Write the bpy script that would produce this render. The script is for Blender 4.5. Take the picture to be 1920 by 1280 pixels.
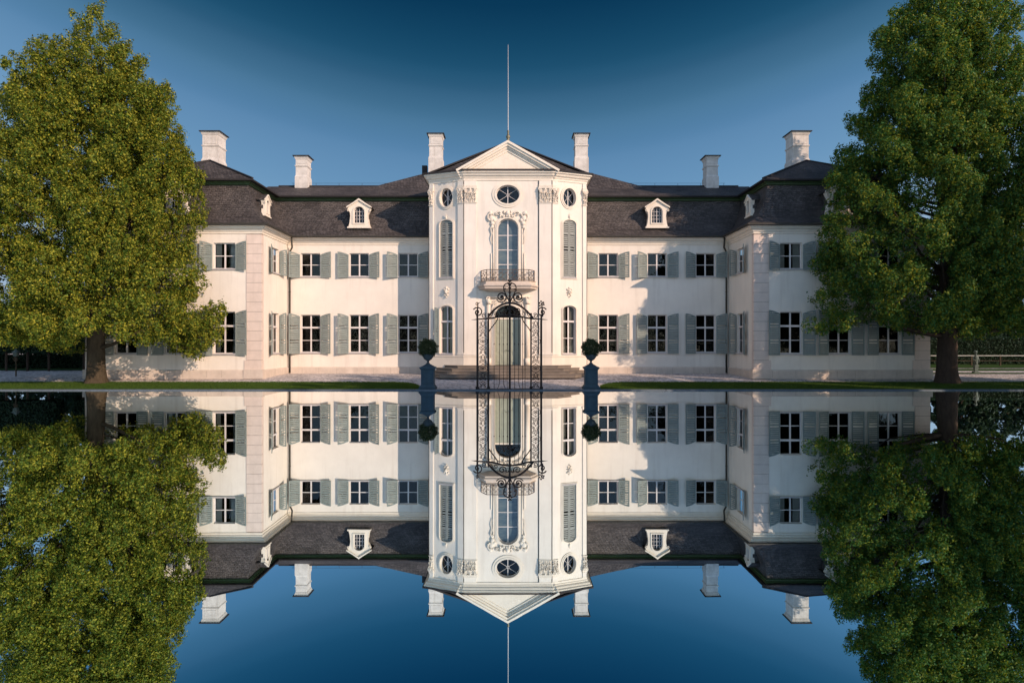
import bpy, math, random
import numpy as np
from math import sin, cos, pi, radians, sqrt, atan2
from mathutils import Vector
random.seed(7); RS = np.random.RandomState(11)
for o in list(bpy.data.objects): bpy.data.objects.remove(o, do_unlink=True)
SC = bpy.context.scene; COL = SC.collection

# ---------------------------------------------------------------- camera
CAMX, CAMH = 0.27, 2.59          # metres above the water
cam = bpy.data.cameras.new('camera'); camo = bpy.data.objects.new('camera', cam); COL.objects.link(camo)
cam.lens = 24; cam.sensor_width = 36; cam.clip_end = 2000; cam.clip_start = 0.1
camo.location = (CAMX, 0, CAMH); camo.rotation_euler = (pi/2, 0, 0); SC.camera = camo

# ---------------------------------------------------------------- light
AZ, EL = radians(48), radians(22.5)   # sun: right of and behind the camera
world = bpy.data.worlds.new("World"); SC.world = world; world.use_nodes = True
wn = world.node_tree; wn.nodes.clear()
sky = wn.nodes.new('ShaderNodeTexSky'); sky.sky_type = 'NISHITA'; sky.sun_disc = False
sky.sun_elevation = EL; sky.sun_rotation = pi - AZ
sky.air_density = 1.0; sky.dust_density = 0.1; sky.ozone_density = 4.0; sky.altitude = 400
SKYS = 0.15                      # strength of the sky light
bg = wn.nodes.new('ShaderNodeBackground'); bg.inputs['Strength'].default_value = SKYS
wo = wn.nodes.new('ShaderNodeOutputWorld')
# deep clear northern sky ahead (darkest high up, paler low and to the sides), the physical sky on the sun's side
tcw = wn.nodes.new('ShaderNodeTexCoord'); sxw = wn.nodes.new('ShaderNodeSeparateXYZ'); wn.links.new(tcw.outputs['Generated'], sxw.inputs[0])
def wmath(op, a, b=None, c=None):
    n = wn.nodes.new('ShaderNodeMath'); n.operation = op
    for i, v in enumerate((a, b, c)):
        if v is None: continue
        if hasattr(v, 'links'): wn.links.new(v, n.inputs[i])
        else: n.inputs[i].default_value = v
    return n.outputs[0]
x2 = wmath('MULTIPLY', sxw.outputs[0], sxw.outputs[0]); tt = wmath('MULTIPLY_ADD', x2, -.35, sxw.outputs[2])
rampw = wn.nodes.new('ShaderNodeValToRGB'); rampw.color_ramp.interpolation = 'CARDINAL'; wn.links.new(tt, rampw.inputs[0]); EXPO = 0.42; KS = 1/(2**EXPO*SKYS)
stops = [(0, (.34, .46, .60)), (.15, (.19, .35, .54)), (.253, (.107, .246, .429)), (.302, (.066, .180, .314)), (.34, (.034, .120, .223)), (.369, (.014, .082, .165)), (.441, (.003, .040, .097)), (1, (.003, .034, .085))]
while len(rampw.color_ramp.elements) < len(stops): rampw.color_ramp.elements.new(.5)
for e_, (p_, c_) in zip(rampw.color_ramp.elements, stops): e_.position = p_; e_.color = (*c_, 1)
vmw = wn.nodes.new('ShaderNodeVectorMath'); vmw.operation = 'SCALE'; vmw.inputs['Scale'].default_value = KS; wn.links.new(rampw.outputs[0], vmw.inputs[0])
mrw = wn.nodes.new('ShaderNodeMapRange'); mrw.interpolation_type = 'SMOOTHSTEP'; mrw.inputs[1].default_value = -.15; mrw.inputs[2].default_value = .5; wn.links.new(sxw.outputs[1], mrw.inputs[0])
hsw = wn.nodes.new('ShaderNodeHueSaturation'); hsw.inputs['Saturation'].default_value = .78; hsw.inputs['Value'].default_value = 1.1; wn.links.new(sky.outputs[0], hsw.inputs['Color'])
mxw = wn.nodes.new('ShaderNodeMix'); mxw.data_type = 'RGBA'; wn.links.new(mrw.outputs[0], mxw.inputs[0]); wn.links.new(hsw.outputs[0], mxw.inputs[6]); wn.links.new(vmw.outputs[0], mxw.inputs[7])
wn.links.new(mxw.outputs[2], bg.inputs['Color']); wn.links.new(bg.outputs[0], wo.inputs[0])
sl = bpy.data.lights.new('sun', 'SUN'); sl.energy = 3.65; sl.angle = radians(0.5); sl.color = (1.0, 0.745, 0.57)
so = bpy.data.objects.new('sun', sl); COL.objects.link(so)
SUNV = Vector((sin(AZ)*cos(EL), -cos(AZ)*cos(EL), sin(EL)))
so.rotation_euler = SUNV.to_track_quat('Z', 'Y').to_euler(); so.location = (40, -20, 30)
SC.view_settings.view_transform = 'Standard'; SC.view_settings.look = 'None'
SC.view_settings.exposure = EXPO; SC.view_settings.gamma = 1
SC.render.engine = 'CYCLES'
SC.cycles.max_bounces = 8; SC.cycles.transparent_max_bounces = 8

# ---------------------------------------------------------------- materials
def mat(name, base, rough=0.85, spec=0.3, metal=0.0, var=0.0, vscale=2.0, bump=0.0, bscale=20.0, streak=0.0, col2=None, stretch=(1, 1, 1)):
    m = bpy.data.materials.new(name); m.use_nodes = True; nt = m.node_tree; N, L = nt.nodes, nt.links
    b = N['Principled BSDF']; b.inputs['Base Color'].default_value = (*base, 1)
    b.inputs['Roughness'].default_value = rough; b.inputs['Specular IOR Level'].default_value = spec; b.inputs['Metallic'].default_value = metal
    tc = N.new('ShaderNodeTexCoord'); mp = N.new('ShaderNodeMapping'); mp.inputs['Scale'].default_value = stretch
    geo = N.new('ShaderNodeNewGeometry')
    L.new(geo.outputs['Position'], mp.inputs[0])
    if var > 0:
        n = N.new('ShaderNodeTexNoise'); n.inputs['Scale'].default_value = vscale; n.inputs['Detail'].default_value = 6; n.inputs['Roughness'].default_value = .65
        L.new(mp.outputs[0], n.inputs['Vector'])
        mr = N.new('ShaderNodeMapRange'); mr.inputs[1].default_value = .3; mr.inputs[2].default_value = .7
        L.new(n.outputs['Fac'], mr.inputs[0])
        mx = N.new('ShaderNodeMix'); mx.data_type = 'RGBA'
        c2 = col2 or tuple(c*(1-var) for c in base)
        mx.inputs[6].default_value = (*base, 1); mx.inputs[7].default_value = (*c2, 1)
        L.new(mr.outputs[0], mx.inputs[0]); L.new(mx.outputs[2], b.inputs['Base Color'])
        if streak > 0:
            mp2 = N.new('ShaderNodeMapping'); mp2.inputs['Scale'].default_value = (3, 3, .25); L.new(geo.outputs['Position'], mp2.inputs[0])
            n2 = N.new('ShaderNodeTexNoise'); n2.inputs['Scale'].default_value = 1.2; n2.inputs['Detail'].default_value = 5; L.new(mp2.outputs[0], n2.inputs['Vector'])
            r2 = N.new('ShaderNodeMapRange'); r2.inputs[1].default_value = .52; r2.inputs[2].default_value = .75; r2.inputs[4].default_value = streak; L.new(n2.outputs['Fac'], r2.inputs[0])
            m2 = N.new('ShaderNodeMix'); m2.data_type = 'RGBA'; m2.inputs[7].default_value = (base[0]*.55, base[1]*.5, base[2]*.46, 1)
            L.new(r2.outputs[0], m2.inputs[0]); L.new(mx.outputs[2], m2.inputs[6]); L.new(m2.outputs[2], b.inputs['Base Color'])
    if bump > 0:
        n3 = N.new('ShaderNodeTexNoise'); n3.inputs['Scale'].default_value = bscale; n3.inputs['Detail'].default_value = 4; L.new(geo.outputs['Position'], n3.inputs['Vector'])
        bp = N.new('ShaderNodeBump'); bp.inputs['Strength'].default_value = bump; bp.inputs['Distance'].default_value = .02
        L.new(n3.outputs['Fac'], bp.inputs['Height']); L.new(bp.outputs[0], b.inputs['Normal'])
    return m

def slate_mat(name, c1, c2, mortar):
    m = bpy.data.materials.new(name); m.use_nodes = True; nt = m.node_tree; N, L = nt.nodes, nt.links
    b = N['Principled BSDF']; b.inputs['Roughness'].default_value = .62; b.inputs['Specular IOR Level'].default_value = .35
    geo = N.new('ShaderNodeNewGeometry'); sp = N.new('ShaderNodeSeparateXYZ'); L.new(geo.outputs['Position'], sp.inputs[0])
    ad = N.new('ShaderNodeMath'); ad.operation = 'ADD'; L.new(sp.outputs[0], ad.inputs[0]); L.new(sp.outputs[1], ad.inputs[1])
    cb = N.new('ShaderNodeCombineXYZ'); L.new(ad.outputs[0], cb.inputs[0]); L.new(sp.outputs[2], cb.inputs[1])
    nz = N.new('ShaderNodeTexNoise'); nz.inputs['Scale'].default_value = 2.6; nz.inputs['Detail'].default_value = 3; L.new(geo.outputs['Position'], nz.inputs['Vector'])
    vm = N.new('ShaderNodeVectorMath'); vm.operation = 'SCALE'; vm.inputs['Scale'].default_value = .22; L.new(nz.outputs['Color'], vm.inputs[0])
    va = N.new('ShaderNodeVectorMath'); L.new(cb.outputs[0], va.inputs[0]); L.new(vm.outputs[0], va.inputs[1])
    br = N.new('ShaderNodeTexBrick'); br.inputs['Scale'].default_value = 1.0; br.inputs['Brick Width'].default_value = .24; br.inputs['Row Height'].default_value = .125
    br.inputs['Mortar Size'].default_value = .012; br.inputs['Mortar Smooth'].default_value = .6; br.inputs['Bias'].default_value = -.1
    br.inputs['Color1'].default_value = (*c1, 1); br.inputs['Color2'].default_value = (*c2, 1); br.inputs['Mortar'].default_value = (*mortar, 1)
    L.new(va.outputs[0], br.inputs['Vector'])
    n2 = N.new('ShaderNodeTexNoise'); n2.inputs['Scale'].default_value = .7; n2.inputs['Detail'].default_value = 6; L.new(geo.outputs['Position'], n2.inputs['Vector'])
    r2 = N.new('ShaderNodeMapRange'); r2.inputs[1].default_value = .35; r2.inputs[2].default_value = .68; r2.inputs[3].default_value = .75; r2.inputs[4].default_value = 1.3; L.new(n2.outputs['Fac'], r2.inputs[0])
    mu = N.new('ShaderNodeVectorMath'); mu.operation = 'SCALE'; L.new(br.outputs['Color'], mu.inputs[0]); L.new(r2.outputs[0], mu.inputs['Scale'])
    L.new(mu.outputs[0], b.inputs['Base Color'])
    n3 = N.new('ShaderNodeTexNoise'); n3.inputs['Scale'].default_value = 9; n3.inputs['Detail'].default_value = 4; L.new(geo.outputs['Position'], n3.inputs['Vector'])
    sm = N.new('ShaderNodeMath'); sm.operation = 'SUBTRACT'; L.new(n3.outputs['Fac'], sm.inputs[0]); L.new(br.outputs['Fac'], sm.inputs[1])
    bp = N.new('ShaderNodeBump'); bp.inputs['Strength'].default_value = 1.0; bp.inputs['Distance'].default_value = .06
    L.new(sm.outputs[0], bp.inputs['Height']); L.new(bp.outputs[0], b.inputs['Normal'])
    return m

def leaf_mat(name, cols, trans=.35, rough=.6):
    m = bpy.data.materials.new(name); m.use_nodes = True; nt = m.node_tree; N, L = nt.nodes, nt.links; N.clear()
    out = N.new('ShaderNodeOutputMaterial'); geo = N.new('ShaderNodeNewGeometry'); rp = N.new('ShaderNodeValToRGB')
    e = rp.color_ramp.elements
    while len(e) < len(cols): e.new(.5)
    for i, c in enumerate(cols): e[i].position = i/(len(cols)-1); e[i].color = (*c, 1)
    L.new(geo.outputs['Random Per Island'], rp.inputs[0])
    p = N.new('ShaderNodeBsdfPrincipled'); p.inputs['Roughness'].default_value = rough; p.inputs['Specular IOR Level'].default_value = .2
    t = N.new('ShaderNodeBsdfTranslucent'); mx = N.new('ShaderNodeMixShader'); mx.inputs[0].default_value = trans
    g = N.new('ShaderNodeMix'); g.data_type = 'RGBA'; g.blend_type = 'MULTIPLY'; g.inputs[0].default_value = 1; g.inputs[7].default_value = (1.5, 1.4, .6, 1)
    L.new(rp.outputs[0], p.inputs['Base Color']); L.new(rp.outputs[0], g.inputs[6]); L.new(g.outputs[2], t.inputs['Color'])
    L.new(p.outputs[0], mx.inputs[1]); L.new(t.outputs[0], mx.inputs[2]); L.new(mx.outputs[0], out.inputs[0])
    return m

M = {}
M['stucco'] = mat('stucco', (.80, .72, .615), .92, .2, var=.13, vscale=.5, bump=.25, bscale=14, streak=.24)
M['trim'] = mat('trim', (.77, .68, .56), .85, .25, var=.10, vscale=1.5, bump=.15, bscale=25, streak=.15)
M['quoin'] = mat('quoin_stone', (.70, .57, .48), .9, .2, var=.14, vscale=2.2, bump=.3, bscale=22, streak=.2)
M['plinth'] = mat('plinth_stone', (.62, .52, .43), .9, .2, var=.22, vscale=1.6, bump=.35, bscale=18, streak=.25)
M['joint'] = mat('joint_stone', (.30, .24, .20), .95, .1)
M['chimney'] = mat('chimney_plaster', (.70, .65, .59), .92, .2, var=.3, vscale=2.2, bump=.4, bscale=16, streak=.5)
M['slate'] = slate_mat('slate', (.098, .083, .076), (.048, .041, .038), (.014, .012, .011))
M['slate_edge'] = mat('slate_edge', (.035, .03, .03), .8, .3, var=.3, vscale=6)
M['verdigris'] = mat('verdigris', (.05, .085, .03), .6, .4, var=.4, vscale=5)
M['shutter'] = mat('shutter_paint', (.24, .275, .25), .7, .3, var=.22, vscale=5, bump=.1, bscale=40, streak=.25)
M['shutter_grey'] = mat('shutter_grey', (.30, .31, .28), .75, .3, var=.25, vscale=5, streak=.3)
M['frame'] = mat('frame_paint', (.70, .64, .60), .6, .3, var=.15, vscale=6)
M['sill'] = mat('sill_stone', (.5, .46, .44), .8, .3, var=.2, vscale=6)
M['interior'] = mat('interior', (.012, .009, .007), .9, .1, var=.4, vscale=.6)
M['curtain'] = mat('curtain', (.62, .60, .56), .9, .1, var=.2, vscale=4)
M['iron'] = mat('wrought_iron', (.028, .017, .012), .7, .3, var=.4, vscale=9, bump=.2, bscale=40)
M['rail'] = mat('balcony_iron', (.14, .10, .08), .7, .3, var=.4, vscale=9)
M['pipe'] = mat('downpipe_metal', (.05, .045, .035), .6, .4, var=.3, vscale=4)
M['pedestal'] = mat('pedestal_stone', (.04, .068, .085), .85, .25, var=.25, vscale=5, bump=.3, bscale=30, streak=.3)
M['urn'] = mat('urn_stone', (.05, .065, .07), .85, .3, var=.3, vscale=8)
M['kerb'] = mat('kerb_stone', (.10, .12, .135), .75, .35, var=.3, vscale=2.5, bump=.3, bscale=18)
M['step'] = mat('step_stone', (.23, .19, .155), .9, .2, var=.3, vscale=2, bump=.3, bscale=18, streak=.2)
M['door'] = mat('door_paint', (.34, .36, .28), .6, .35, var=.15, vscale=3)
M['bark'] = mat('bark', (.085, .065, .042), .95, .1, var=.5, vscale=5, bump=1.0, bscale=7, stretch=(1, 1, .3))
M['bark_dark'] = mat('bark_dark', (.085, .06, .045), .95, .1, var=.5, vscale=5, bump=1.0, bscale=7, stretch=(1, 1, .3))
M['pole'] = mat('pole_paint', (.42, .42, .42), .5, .5)
M['brass'] = mat('finial_metal', (.16, .15, .10), .5, .5, metal=.5)
M['bronze'] = mat('weathered_bronze', (.10, .13, .11), .7, .4, var=.4, vscale=7)
M['fence'] = mat('fence_wood', (.45, .43, .38), .85, .2, var=.3, vscale=4)
M['leaf_l'] = leaf_mat('leaf_olive', [(.030, .060, .009), (.085, .14, .012), (.34, .30, .028), (.055, .10, .010), (.19, .17, .018)], .2)
M['leaf_r'] = leaf_mat('leaf_green', [(.028, .080, .022), (.055, .15, .03), (.26, .25, .02), (.04, .12, .032), (.09, .17, .026)], .30)
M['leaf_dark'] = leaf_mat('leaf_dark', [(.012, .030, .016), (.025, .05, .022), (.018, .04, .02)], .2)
M['leaf_box'] = leaf_mat('leaf_box', [(.018, .035, .014), (.035, .05, .018), (.06, .065, .025)], .2)
M['hedge_core'] = mat('hedge_core', (.008, .012, .007), 1, 0)
M['grass'] = mat('lawn', (.04, .08, .012), .95, .1, var=.4, vscale=3, bump=.5, bscale=30)
M['blade'] = leaf_mat('grass_blade', [(.035, .08, .01), (.07, .12, .015), (.05, .095, .012)], .35)
# glass: sees into the dark rooms, mirrors what is outside
g = bpy.data.materials.new('window_glass'); g.use_nodes = True; nt = g.node_tree; nt.nodes.clear()
go = nt.nodes.new('ShaderNodeOutputMaterial'); tr = nt.nodes.new('ShaderNodeBsdfTransparent'); tr.inputs[0].default_value = (.75, .78, .76, 1)
gl = nt.nodes.new('ShaderNodeBsdfGlossy'); gl.inputs['Roughness'].default_value = .02
fr = nt.nodes.new('ShaderNodeFresnel'); fr.inputs[0].default_value = 1.5; mxs = nt.nodes.new('ShaderNodeMixShader')
gn = nt.nodes.new('ShaderNodeTexNoise'); gn.inputs['Scale'].default_value = 1.6; gb = nt.nodes.new('ShaderNodeBump'); gb.inputs['Distance'].default_value = .03; gb.inputs['Strength'].default_value = .35
gg = nt.nodes.new('ShaderNodeNewGeometry'); nt.links.new(gg.outputs['Position'], gn.inputs['Vector'])
nt.links.new(gn.outputs['Fac'], gb.inputs['Height']); nt.links.new(gb.outputs[0], gl.inputs['Normal'])
ad = nt.nodes.new('ShaderNodeMath'); ad.operation = 'MULTIPLY'; ad.inputs[1].default_value = .9; nt.links.new(fr.outputs[0], ad.inputs[0])
nt.links.new(ad.outputs[0], mxs.inputs[0]); nt.links.new(tr.outputs[0], mxs.inputs[1]); nt.links.new(gl.outputs[0], mxs.inputs[2]); nt.links.new(mxs.outputs[0], go.inputs[0])
M['glass'] = g
# darker blue glass of the balcony door
M['glass_blue'] = mat('blue_glass', (.03, .06, .09), .12, .6, var=.6, vscale=1.3, col2=(.12, .15, .15), stretch=(1, 1, 3))
# water: still mirror pool
w = bpy.data.materials.new('pool_water'); w.use_nodes = True; nt = w.node_tree; b = nt.nodes['Principled BSDF']
b.inputs['Base Color'].default_value = (.72, .90, .99, 1); b.inputs['Metallic'].default_value = 1; b.inputs['Roughness'].default_value = 0.0
wnz = nt.nodes.new('ShaderNodeTexNoise'); wnz.inputs['Scale'].default_value = .9; wnz.inputs['Detail'].default_value = 3
wg = nt.nodes.new('ShaderNodeNewGeometry'); nt.links.new(wg.outputs['Position'], wnz.inputs['Vector'])
wb = nt.nodes.new('ShaderNodeBump'); wb.inputs['Strength'].default_value = .02; wb.inputs['Distance'].default_value = .01
nt.links.new(wnz.outputs['Fac'], wb.inputs['Height']); nt.links.new(wb.outputs[0], b.inputs['Normal'])
M['water'] = w
# gravel
gm = bpy.data.materials.new('gravel'); gm.use_nodes = True; nt = gm.node_tree; b = nt.nodes['Principled BSDF']; b.inputs['Roughness'].default_value = .95
b.inputs['Specular IOR Level'].default_value = .15
vg = nt.nodes.new('ShaderNodeNewGeometry'); vo = nt.nodes.new('ShaderNodeTexVoronoi'); vo.inputs['Scale'].default_value = 9
nt.links.new(vg.outputs['Position'], vo.inputs['Vector']); ra = nt.nodes.new('ShaderNodeValToRGB')
sx = nt.nodes.new('ShaderNodeSeparateXYZ'); nt.links.new(vo.outputs['Color'], sx.inputs[0]); nt.links.new(sx.outputs[0], ra.inputs[0])
ra.color_ramp.elements[0].color = (.20, .18, .17, 1); ra.color_ramp.elements[0].position = .05
ra.color_ramp.elements[1].color = (.62, .56, .52, 1); ra.color_ramp.elements[1].position = .6
nn = nt.nodes.new('ShaderNodeTexNoise'); nn.inputs['Scale'].default_value = .6; nn.inputs['Detail'].default_value = 5; nt.links.new(vg.outputs['Position'], nn.inputs['Vector'])
nr = nt.nodes.new('ShaderNodeMapRange'); nr.inputs[1].default_value = .3; nr.inputs[2].default_value = .7; nr.inputs[3].default_value = .8; nr.inputs[4].default_value = 1.1; nt.links.new(nn.outputs['Fac'], nr.inputs[0])
vs = nt.nodes.new('ShaderNodeVectorMath'); vs.operation = 'SCALE'; nt.links.new(ra.outputs[0], vs.inputs[0]); nt.links.new(nr.outputs[0], vs.inputs['Scale']); nt.links.new(vs.outputs[0], b.inputs['Base Color'])
vb = nt.nodes.new('ShaderNodeBump'); vb.inputs['Strength'].default_value = .8; vb.inputs['Distance'].default_value = .03; nt.links.new(vo.outputs['Distance'], vb.inputs['Height']); vb.invert = True; nt.links.new(vb.outputs[0], b.inputs['Normal'])
M['gravel'] = gm

# ---------------------------------------------------------------- helpers
class MB:
    def __init__(s): s.v = []; s.f = []; s.m = []; s.cur = 0
    def add(s, vs, fs):
        o = len(s.v); s.v += [tuple(p) for p in vs]
        for f in fs: s.f.append(tuple(i+o for i in f)); s.m.append(s.cur)
        return s
    def box(s, x0, x1, y0, y1, z0, z1):
        return s.add([(x0,y0,z0),(x1,y0,z0),(x1,y1,z0),(x0,y1,z0),(x0,y0,z1),(x1,y0,z1),(x1,y1,z1),(x0,y1,z1)],
              [(0,3,2,1),(4,5,6,7),(0,1,5,4),(1,2,6,5),(2,3,7,6),(3,0,4,7)])
    def frustum(s, cx, cy, z0, z1, a0, b0, a1, b1):
        return s.add([(cx-a0,cy-b0,z0),(cx+a0,cy-b0,z0),(cx+a0,cy+b0,z0),(cx-a0,cy+b0,z0),(cx-a1,cy-b1,z1),(cx+a1,cy-b1,z1),(cx+a1,cy+b1,z1),(cx-a1,cy+b1,z1)],
              [(0,3,2,1),(4,5,6,7),(0,1,5,4),(1,2,6,5),(2,3,7,6),(3,0,4,7)])
    def tube(s, pts, r, n=6, cap=True):
        pts = [Vector(p) for p in pts]; k = len(pts)
        rs = r if hasattr(r, '__len__') else [r]*k
        vs = []; up = None
        for i, p in enumerate(pts):
            t = (pts[min(i+1, k-1)]-pts[max(i-1, 0)])
            if t.length < 1e-7: t = Vector((0, 0, 1))
            t.normalize()
            if up is None:
                up = Vector((0, 1, 0)) if abs(t.y) < .9 else Vector((1, 0, 0))
            a = up - t*up.dot(t)
            if a.length < 1e-4: a = t.orthogonal()
            a.normalize(); up = a; b = t.cross(a)
            for j in range(n):
                q = 2*pi*j/n; vs.append(p+(a*cos(q)+b*sin(q))*rs[i])
        fs = [(i*n+j, i*n+(j+1) % n, (i+1)*n+(j+1) % n, (i+1)*n+j) for i in range(k-1) for j in range(n)]
        if cap: fs += [tuple(reversed(range(n))), tuple((k-1)*n+j for j in range(n))]
        return s.add(vs, fs)
    def lump(s, c, r, n=8, m=5):
        vs = []; fs = []
        for i in range(m+1):
            a = pi*i/m
            for j in range(n):
                q = 2*pi*j/n; vs.append((c[0]+r[0]*sin(a)*cos(q), c[1]+r[1]*sin(a)*sin(q), c[2]+r[2]*cos(a)))
        for i in range(m):
            for j in range(n): fs.append((i*n+j, (i+1)*n+j, (i+1)*n+(j+1) % n, i*n+(j+1) % n))
        return s.add(vs, fs)
    def lathe(s, prof, cx=0, cy=0, n=20):
        vs = [(cx+r*cos(2*pi*j/n), cy+r*sin(2*pi*j/n), z) for r, z in prof for j in range(n)]
        return s.add(vs, [(i*n+j, i*n+(j+1) % n, (i+1)*n+(j+1) % n, (i+1)*n+j) for i in range(len(prof)-1) for j in range(n)])
    def prism(s, pts, y0, y1):     # outline in (x,z), extruded along y
        n = len(pts); s.add([(x, y0, z) for x, z in pts]+[(x, y1, z) for x, z in pts],
            [tuple(range(n)), tuple(reversed(range(n, 2*n)))]+[(i, n+i, n+(i+1) % n, (i+1) % n) for i in range(n)])
        return s
    def strip(s, A, B, ya, yb, closed=True):   # two equal outlines (x,z) at y planes
        n = len(A); k = n if closed else n-1
        s.add([(x, ya, z) for x, z in A]+[(x, yb, z) for x, z in B], [(i, (i+1) % n, n+(i+1) % n, n+i) for i in range(k)]); return s
    def build(s, name, mats, parent=None, smooth=False, loc=None, rz=0):
        me = bpy.data.meshes.new(name); me.from_pydata(s.v, [], s.f)
        if not isinstance(mats, (list, tuple)): mats = [mats]
        for m_ in mats: me.materials.append(M[m_])
        if len(mats) > 1: me.polygons.foreach_set('material_index', s.m)
        if smooth: me.polygons.foreach_set('use_smooth', [True]*len(me.polygons))
        me.update(); o = bpy.data.objects.new(name, me); COL.objects.link(o)
        if parent: o.parent = parent
        if loc: o.location = loc
        o.rotation_euler[2] = rz
        return o

def tag(o, label=None, cat=None, group=None, kind=None):
    for k, v in (('label', label), ('category', cat), ('group', group), ('kind', kind)):
        if v: o[k] = v
    return o
def empty(name, loc=(0, 0, 0), rz=0):
    o = bpy.data.objects.new(name, None); COL.objects.link(o); o.location = loc; o.rotation_euler[2] = rz; return o
def copy_tree(o, parent=None):
    c = o.copy(); COL.objects.link(c); c.parent = parent
    for ch in o.children: copy_tree(ch, c)
    return c
def sweep(mb, prof, path, caps=False):
    """profile of (outward, z) swept along plan path; outward is right of travel, mitred corners"""
    P = [Vector(p) for p in path]; n = len(P); rows = []
    for i in range(n):
        d1 = (P[i]-P[i-1]).normalized() if i > 0 else None
        d2 = (P[i+1]-P[i]).normalized() if i < n-1 else None
        n1 = Vector((d1.y, -d1.x)) if d1 else None; n2 = Vector((d2.y, -d2.x)) if d2 else None
        if n1 is None: off = n2
        elif n2 is None: off = n1
        else: off = (n1+n2)/(1+n1.dot(n2))
        rows.append([(P[i].x+off.x*o, P[i].y+off.y*o, z) for o, z in prof])
    k = len(prof)
    mb.add([v for r in rows for v in r], [(i*k+j, (i+1)*k+j, (i+1)*k+j+1, i*k+j+1) for i in range(n-1) for j in range(k-1)])
    if caps: mb.add(rows[0], [tuple(range(k))]); mb.add(rows[-1], [tuple(range(k))])
def arc(cx, cz, r, a0, a1, n=10, rz=None):
    rz = rz or r
    return [(cx+r*cos(a0+(a1-a0)*i/n), cz+rz*sin(a0+(a1-a0)*i/n)) for i in range(n+1)]
def spiral(cx, cz, r0, r1, a0, a1, n=20):
    return [(cx+(r0+(r1-r0)*i/n)*cos(a0+(a1-a0)*i/n), cz+(r0+(r1-r0)*i/n)*sin(a0+(a1-a0)*i/n)) for i in range(n+1)]
def y3(pts, y): return [(x, y, z) for x, z in pts]
def px(x, y, D): return (CAMX+(x-960)*D/1280, CAMH+(640-y)*D/1280)

# ================================================================ setting
G = .37
def sheet(name, pts, mat_, z):
    return tag(MB().add([(x, y, z if not callable(z) else z(x, y)) for x, y in pts], [tuple(range(len(pts)))]).build(name, mat_), kind='structure')
EDGE = 36.0
sheet('water', [(-90, -40), (90, -40), (90, EDGE+.1), (-90, EDGE+.1)], 'water', 0.0)
# ground as one sheet: gravel court with a gentle bank down to the pool kerb
LT = 41.1      # far edge of the grass strip
gmesh = MB(); rows = [(EDGE+.05, -.3), (EDGE+.3, .03), (EDGE+2, .07), (LT, .14), (43.0, .27), (45, .35), (47, G), (60, G), (120, G+.1), (700, G+.5)]
gmesh.add([(x, y, z) for y, z in rows for x in (-500, 500)], [(2*i, 2*i+1, 2*i+3, 2*i+2) for i in range(len(rows)-1)])
tag(gmesh.build('ground', 'gravel'), kind='structure')
# pool kerb with joints
kb = MB(); x = -60
while x < 60:
    wd = 1.9; kb.frustum(x+wd/2, EDGE+.2, -.3, .055, wd/2-.004, .2, wd/2-.012, .185); x += wd
tag(kb.build('pool_kerb', 'kerb'), kind='structure')

def bank(y):
    r = rows
    for (a, za), (b_, zb) in zip(r, r[1:]):
        if y <= b_: return za+(zb-za)*(y-a)/(b_-a)
def lawn(x0, x1, round_end, blades):
    """grass strip along the kerb: base sheet and blades"""
    mb = MB(); ys = [EDGE+.38, EDGE+1.2, EDGE+2, LT]; n = 60
    yb = lambda x, y: y if abs(x-round_end) > 2.2 else EDGE+.38+(y-EDGE-.38)*sqrt(max(0, 1-(1-abs(x-round_end)/2.2)**2))
    vs = [(x0+(x1-x0)*i/n, yb(x0+(x1-x0)*i/n, y), bank(yb(x0+(x1-x0)*i/n, y))+.012) for i in range(n+1) for y in ys]
    mb.add(vs, [(i*4+j, (i+1)*4+j, (i+1)*4+j+1, i*4+j+1) for i in range(n) for j in range(3)])
    tag(mb.build('lawn', 'grass'), kind='structure')
    V = []; F = []
    for k in range(blades):
        x = random.uniform(x0, x1); ym = yb(x, LT+.03)
        y = random.uniform(EDGE+.38, ym+random.gauss(0, .03)); z = bank(y)+.01; h = random.uniform(.03, .08); a = random.uniform(0, pi); q = .010
        V += [(x-q*cos(a), y-q*sin(a), z), (x+q*cos(a), y+q*sin(a), z), (x+random.gauss(0, .02), y+random.gauss(0, .02), z+h)]
        F.append((3*k, 3*k+1, 3*k+2))
    return MB().add(V, F)
gb1 = lawn(-34, px(786, 0, 36.8)[0], px(786, 0, 36.8)[0], 75000)
gb2 = lawn(px(1126, 0, 36.8)[0], 34, px(1126, 0, 36.8)[0], 75000)
gb1.add(gb2.v, gb2.f); tag(gb1.build('grass', 'blade'), kind='stuff')
# grass fields past the right pavilion
sheet('far_lawn', [(27.3, 46.6), (60, 46.6), (60, 48.6), (29, 48.6)], 'grass', G+.006)
sheet('far_lawn', [(28.5, 51.6), (90, 51.6), (90, 55.4), (28.5, 55.4)], 'grass', G+.008)
sheet('far_lawn', [(28.5, 56.4), (140, 56.4), (140, 110), (28.5, 110)], 'grass', G+.03)
sheet('far_lawn', [(-140, 52), (-28, 52), (-28, 110), (-140, 110)], 'grass', G+.03)

# ================================================================ palace
palace = empty('palace', (0, 47.4, G))
tag(palace, 'cream baroque palace with slate mansard roofs, sage shutters and projecting central bay', 'palace')
PO = Vector((0, 47.4, G))
def pb(mb, name, mats, parent=None, smooth=False):
    o = mb.build(name, mats, parent or palace, smooth)
    if parent is None: o.location = -PO
    return o
YR, YP, YO, YF = 47.4, 42.4, 45.3, 44.3
XP0, XP1, XO, XF = 15.3, 26.2, 5.2, 2.85
EAVE = 9.32
WX = [6.95, 10.35, 13.72]; PX = [17.6, 20.62, 23.72]; SY = 44.9
LO = (1.83, 4.44); UP = (7.10, 8.71); OW = 1.34

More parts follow.
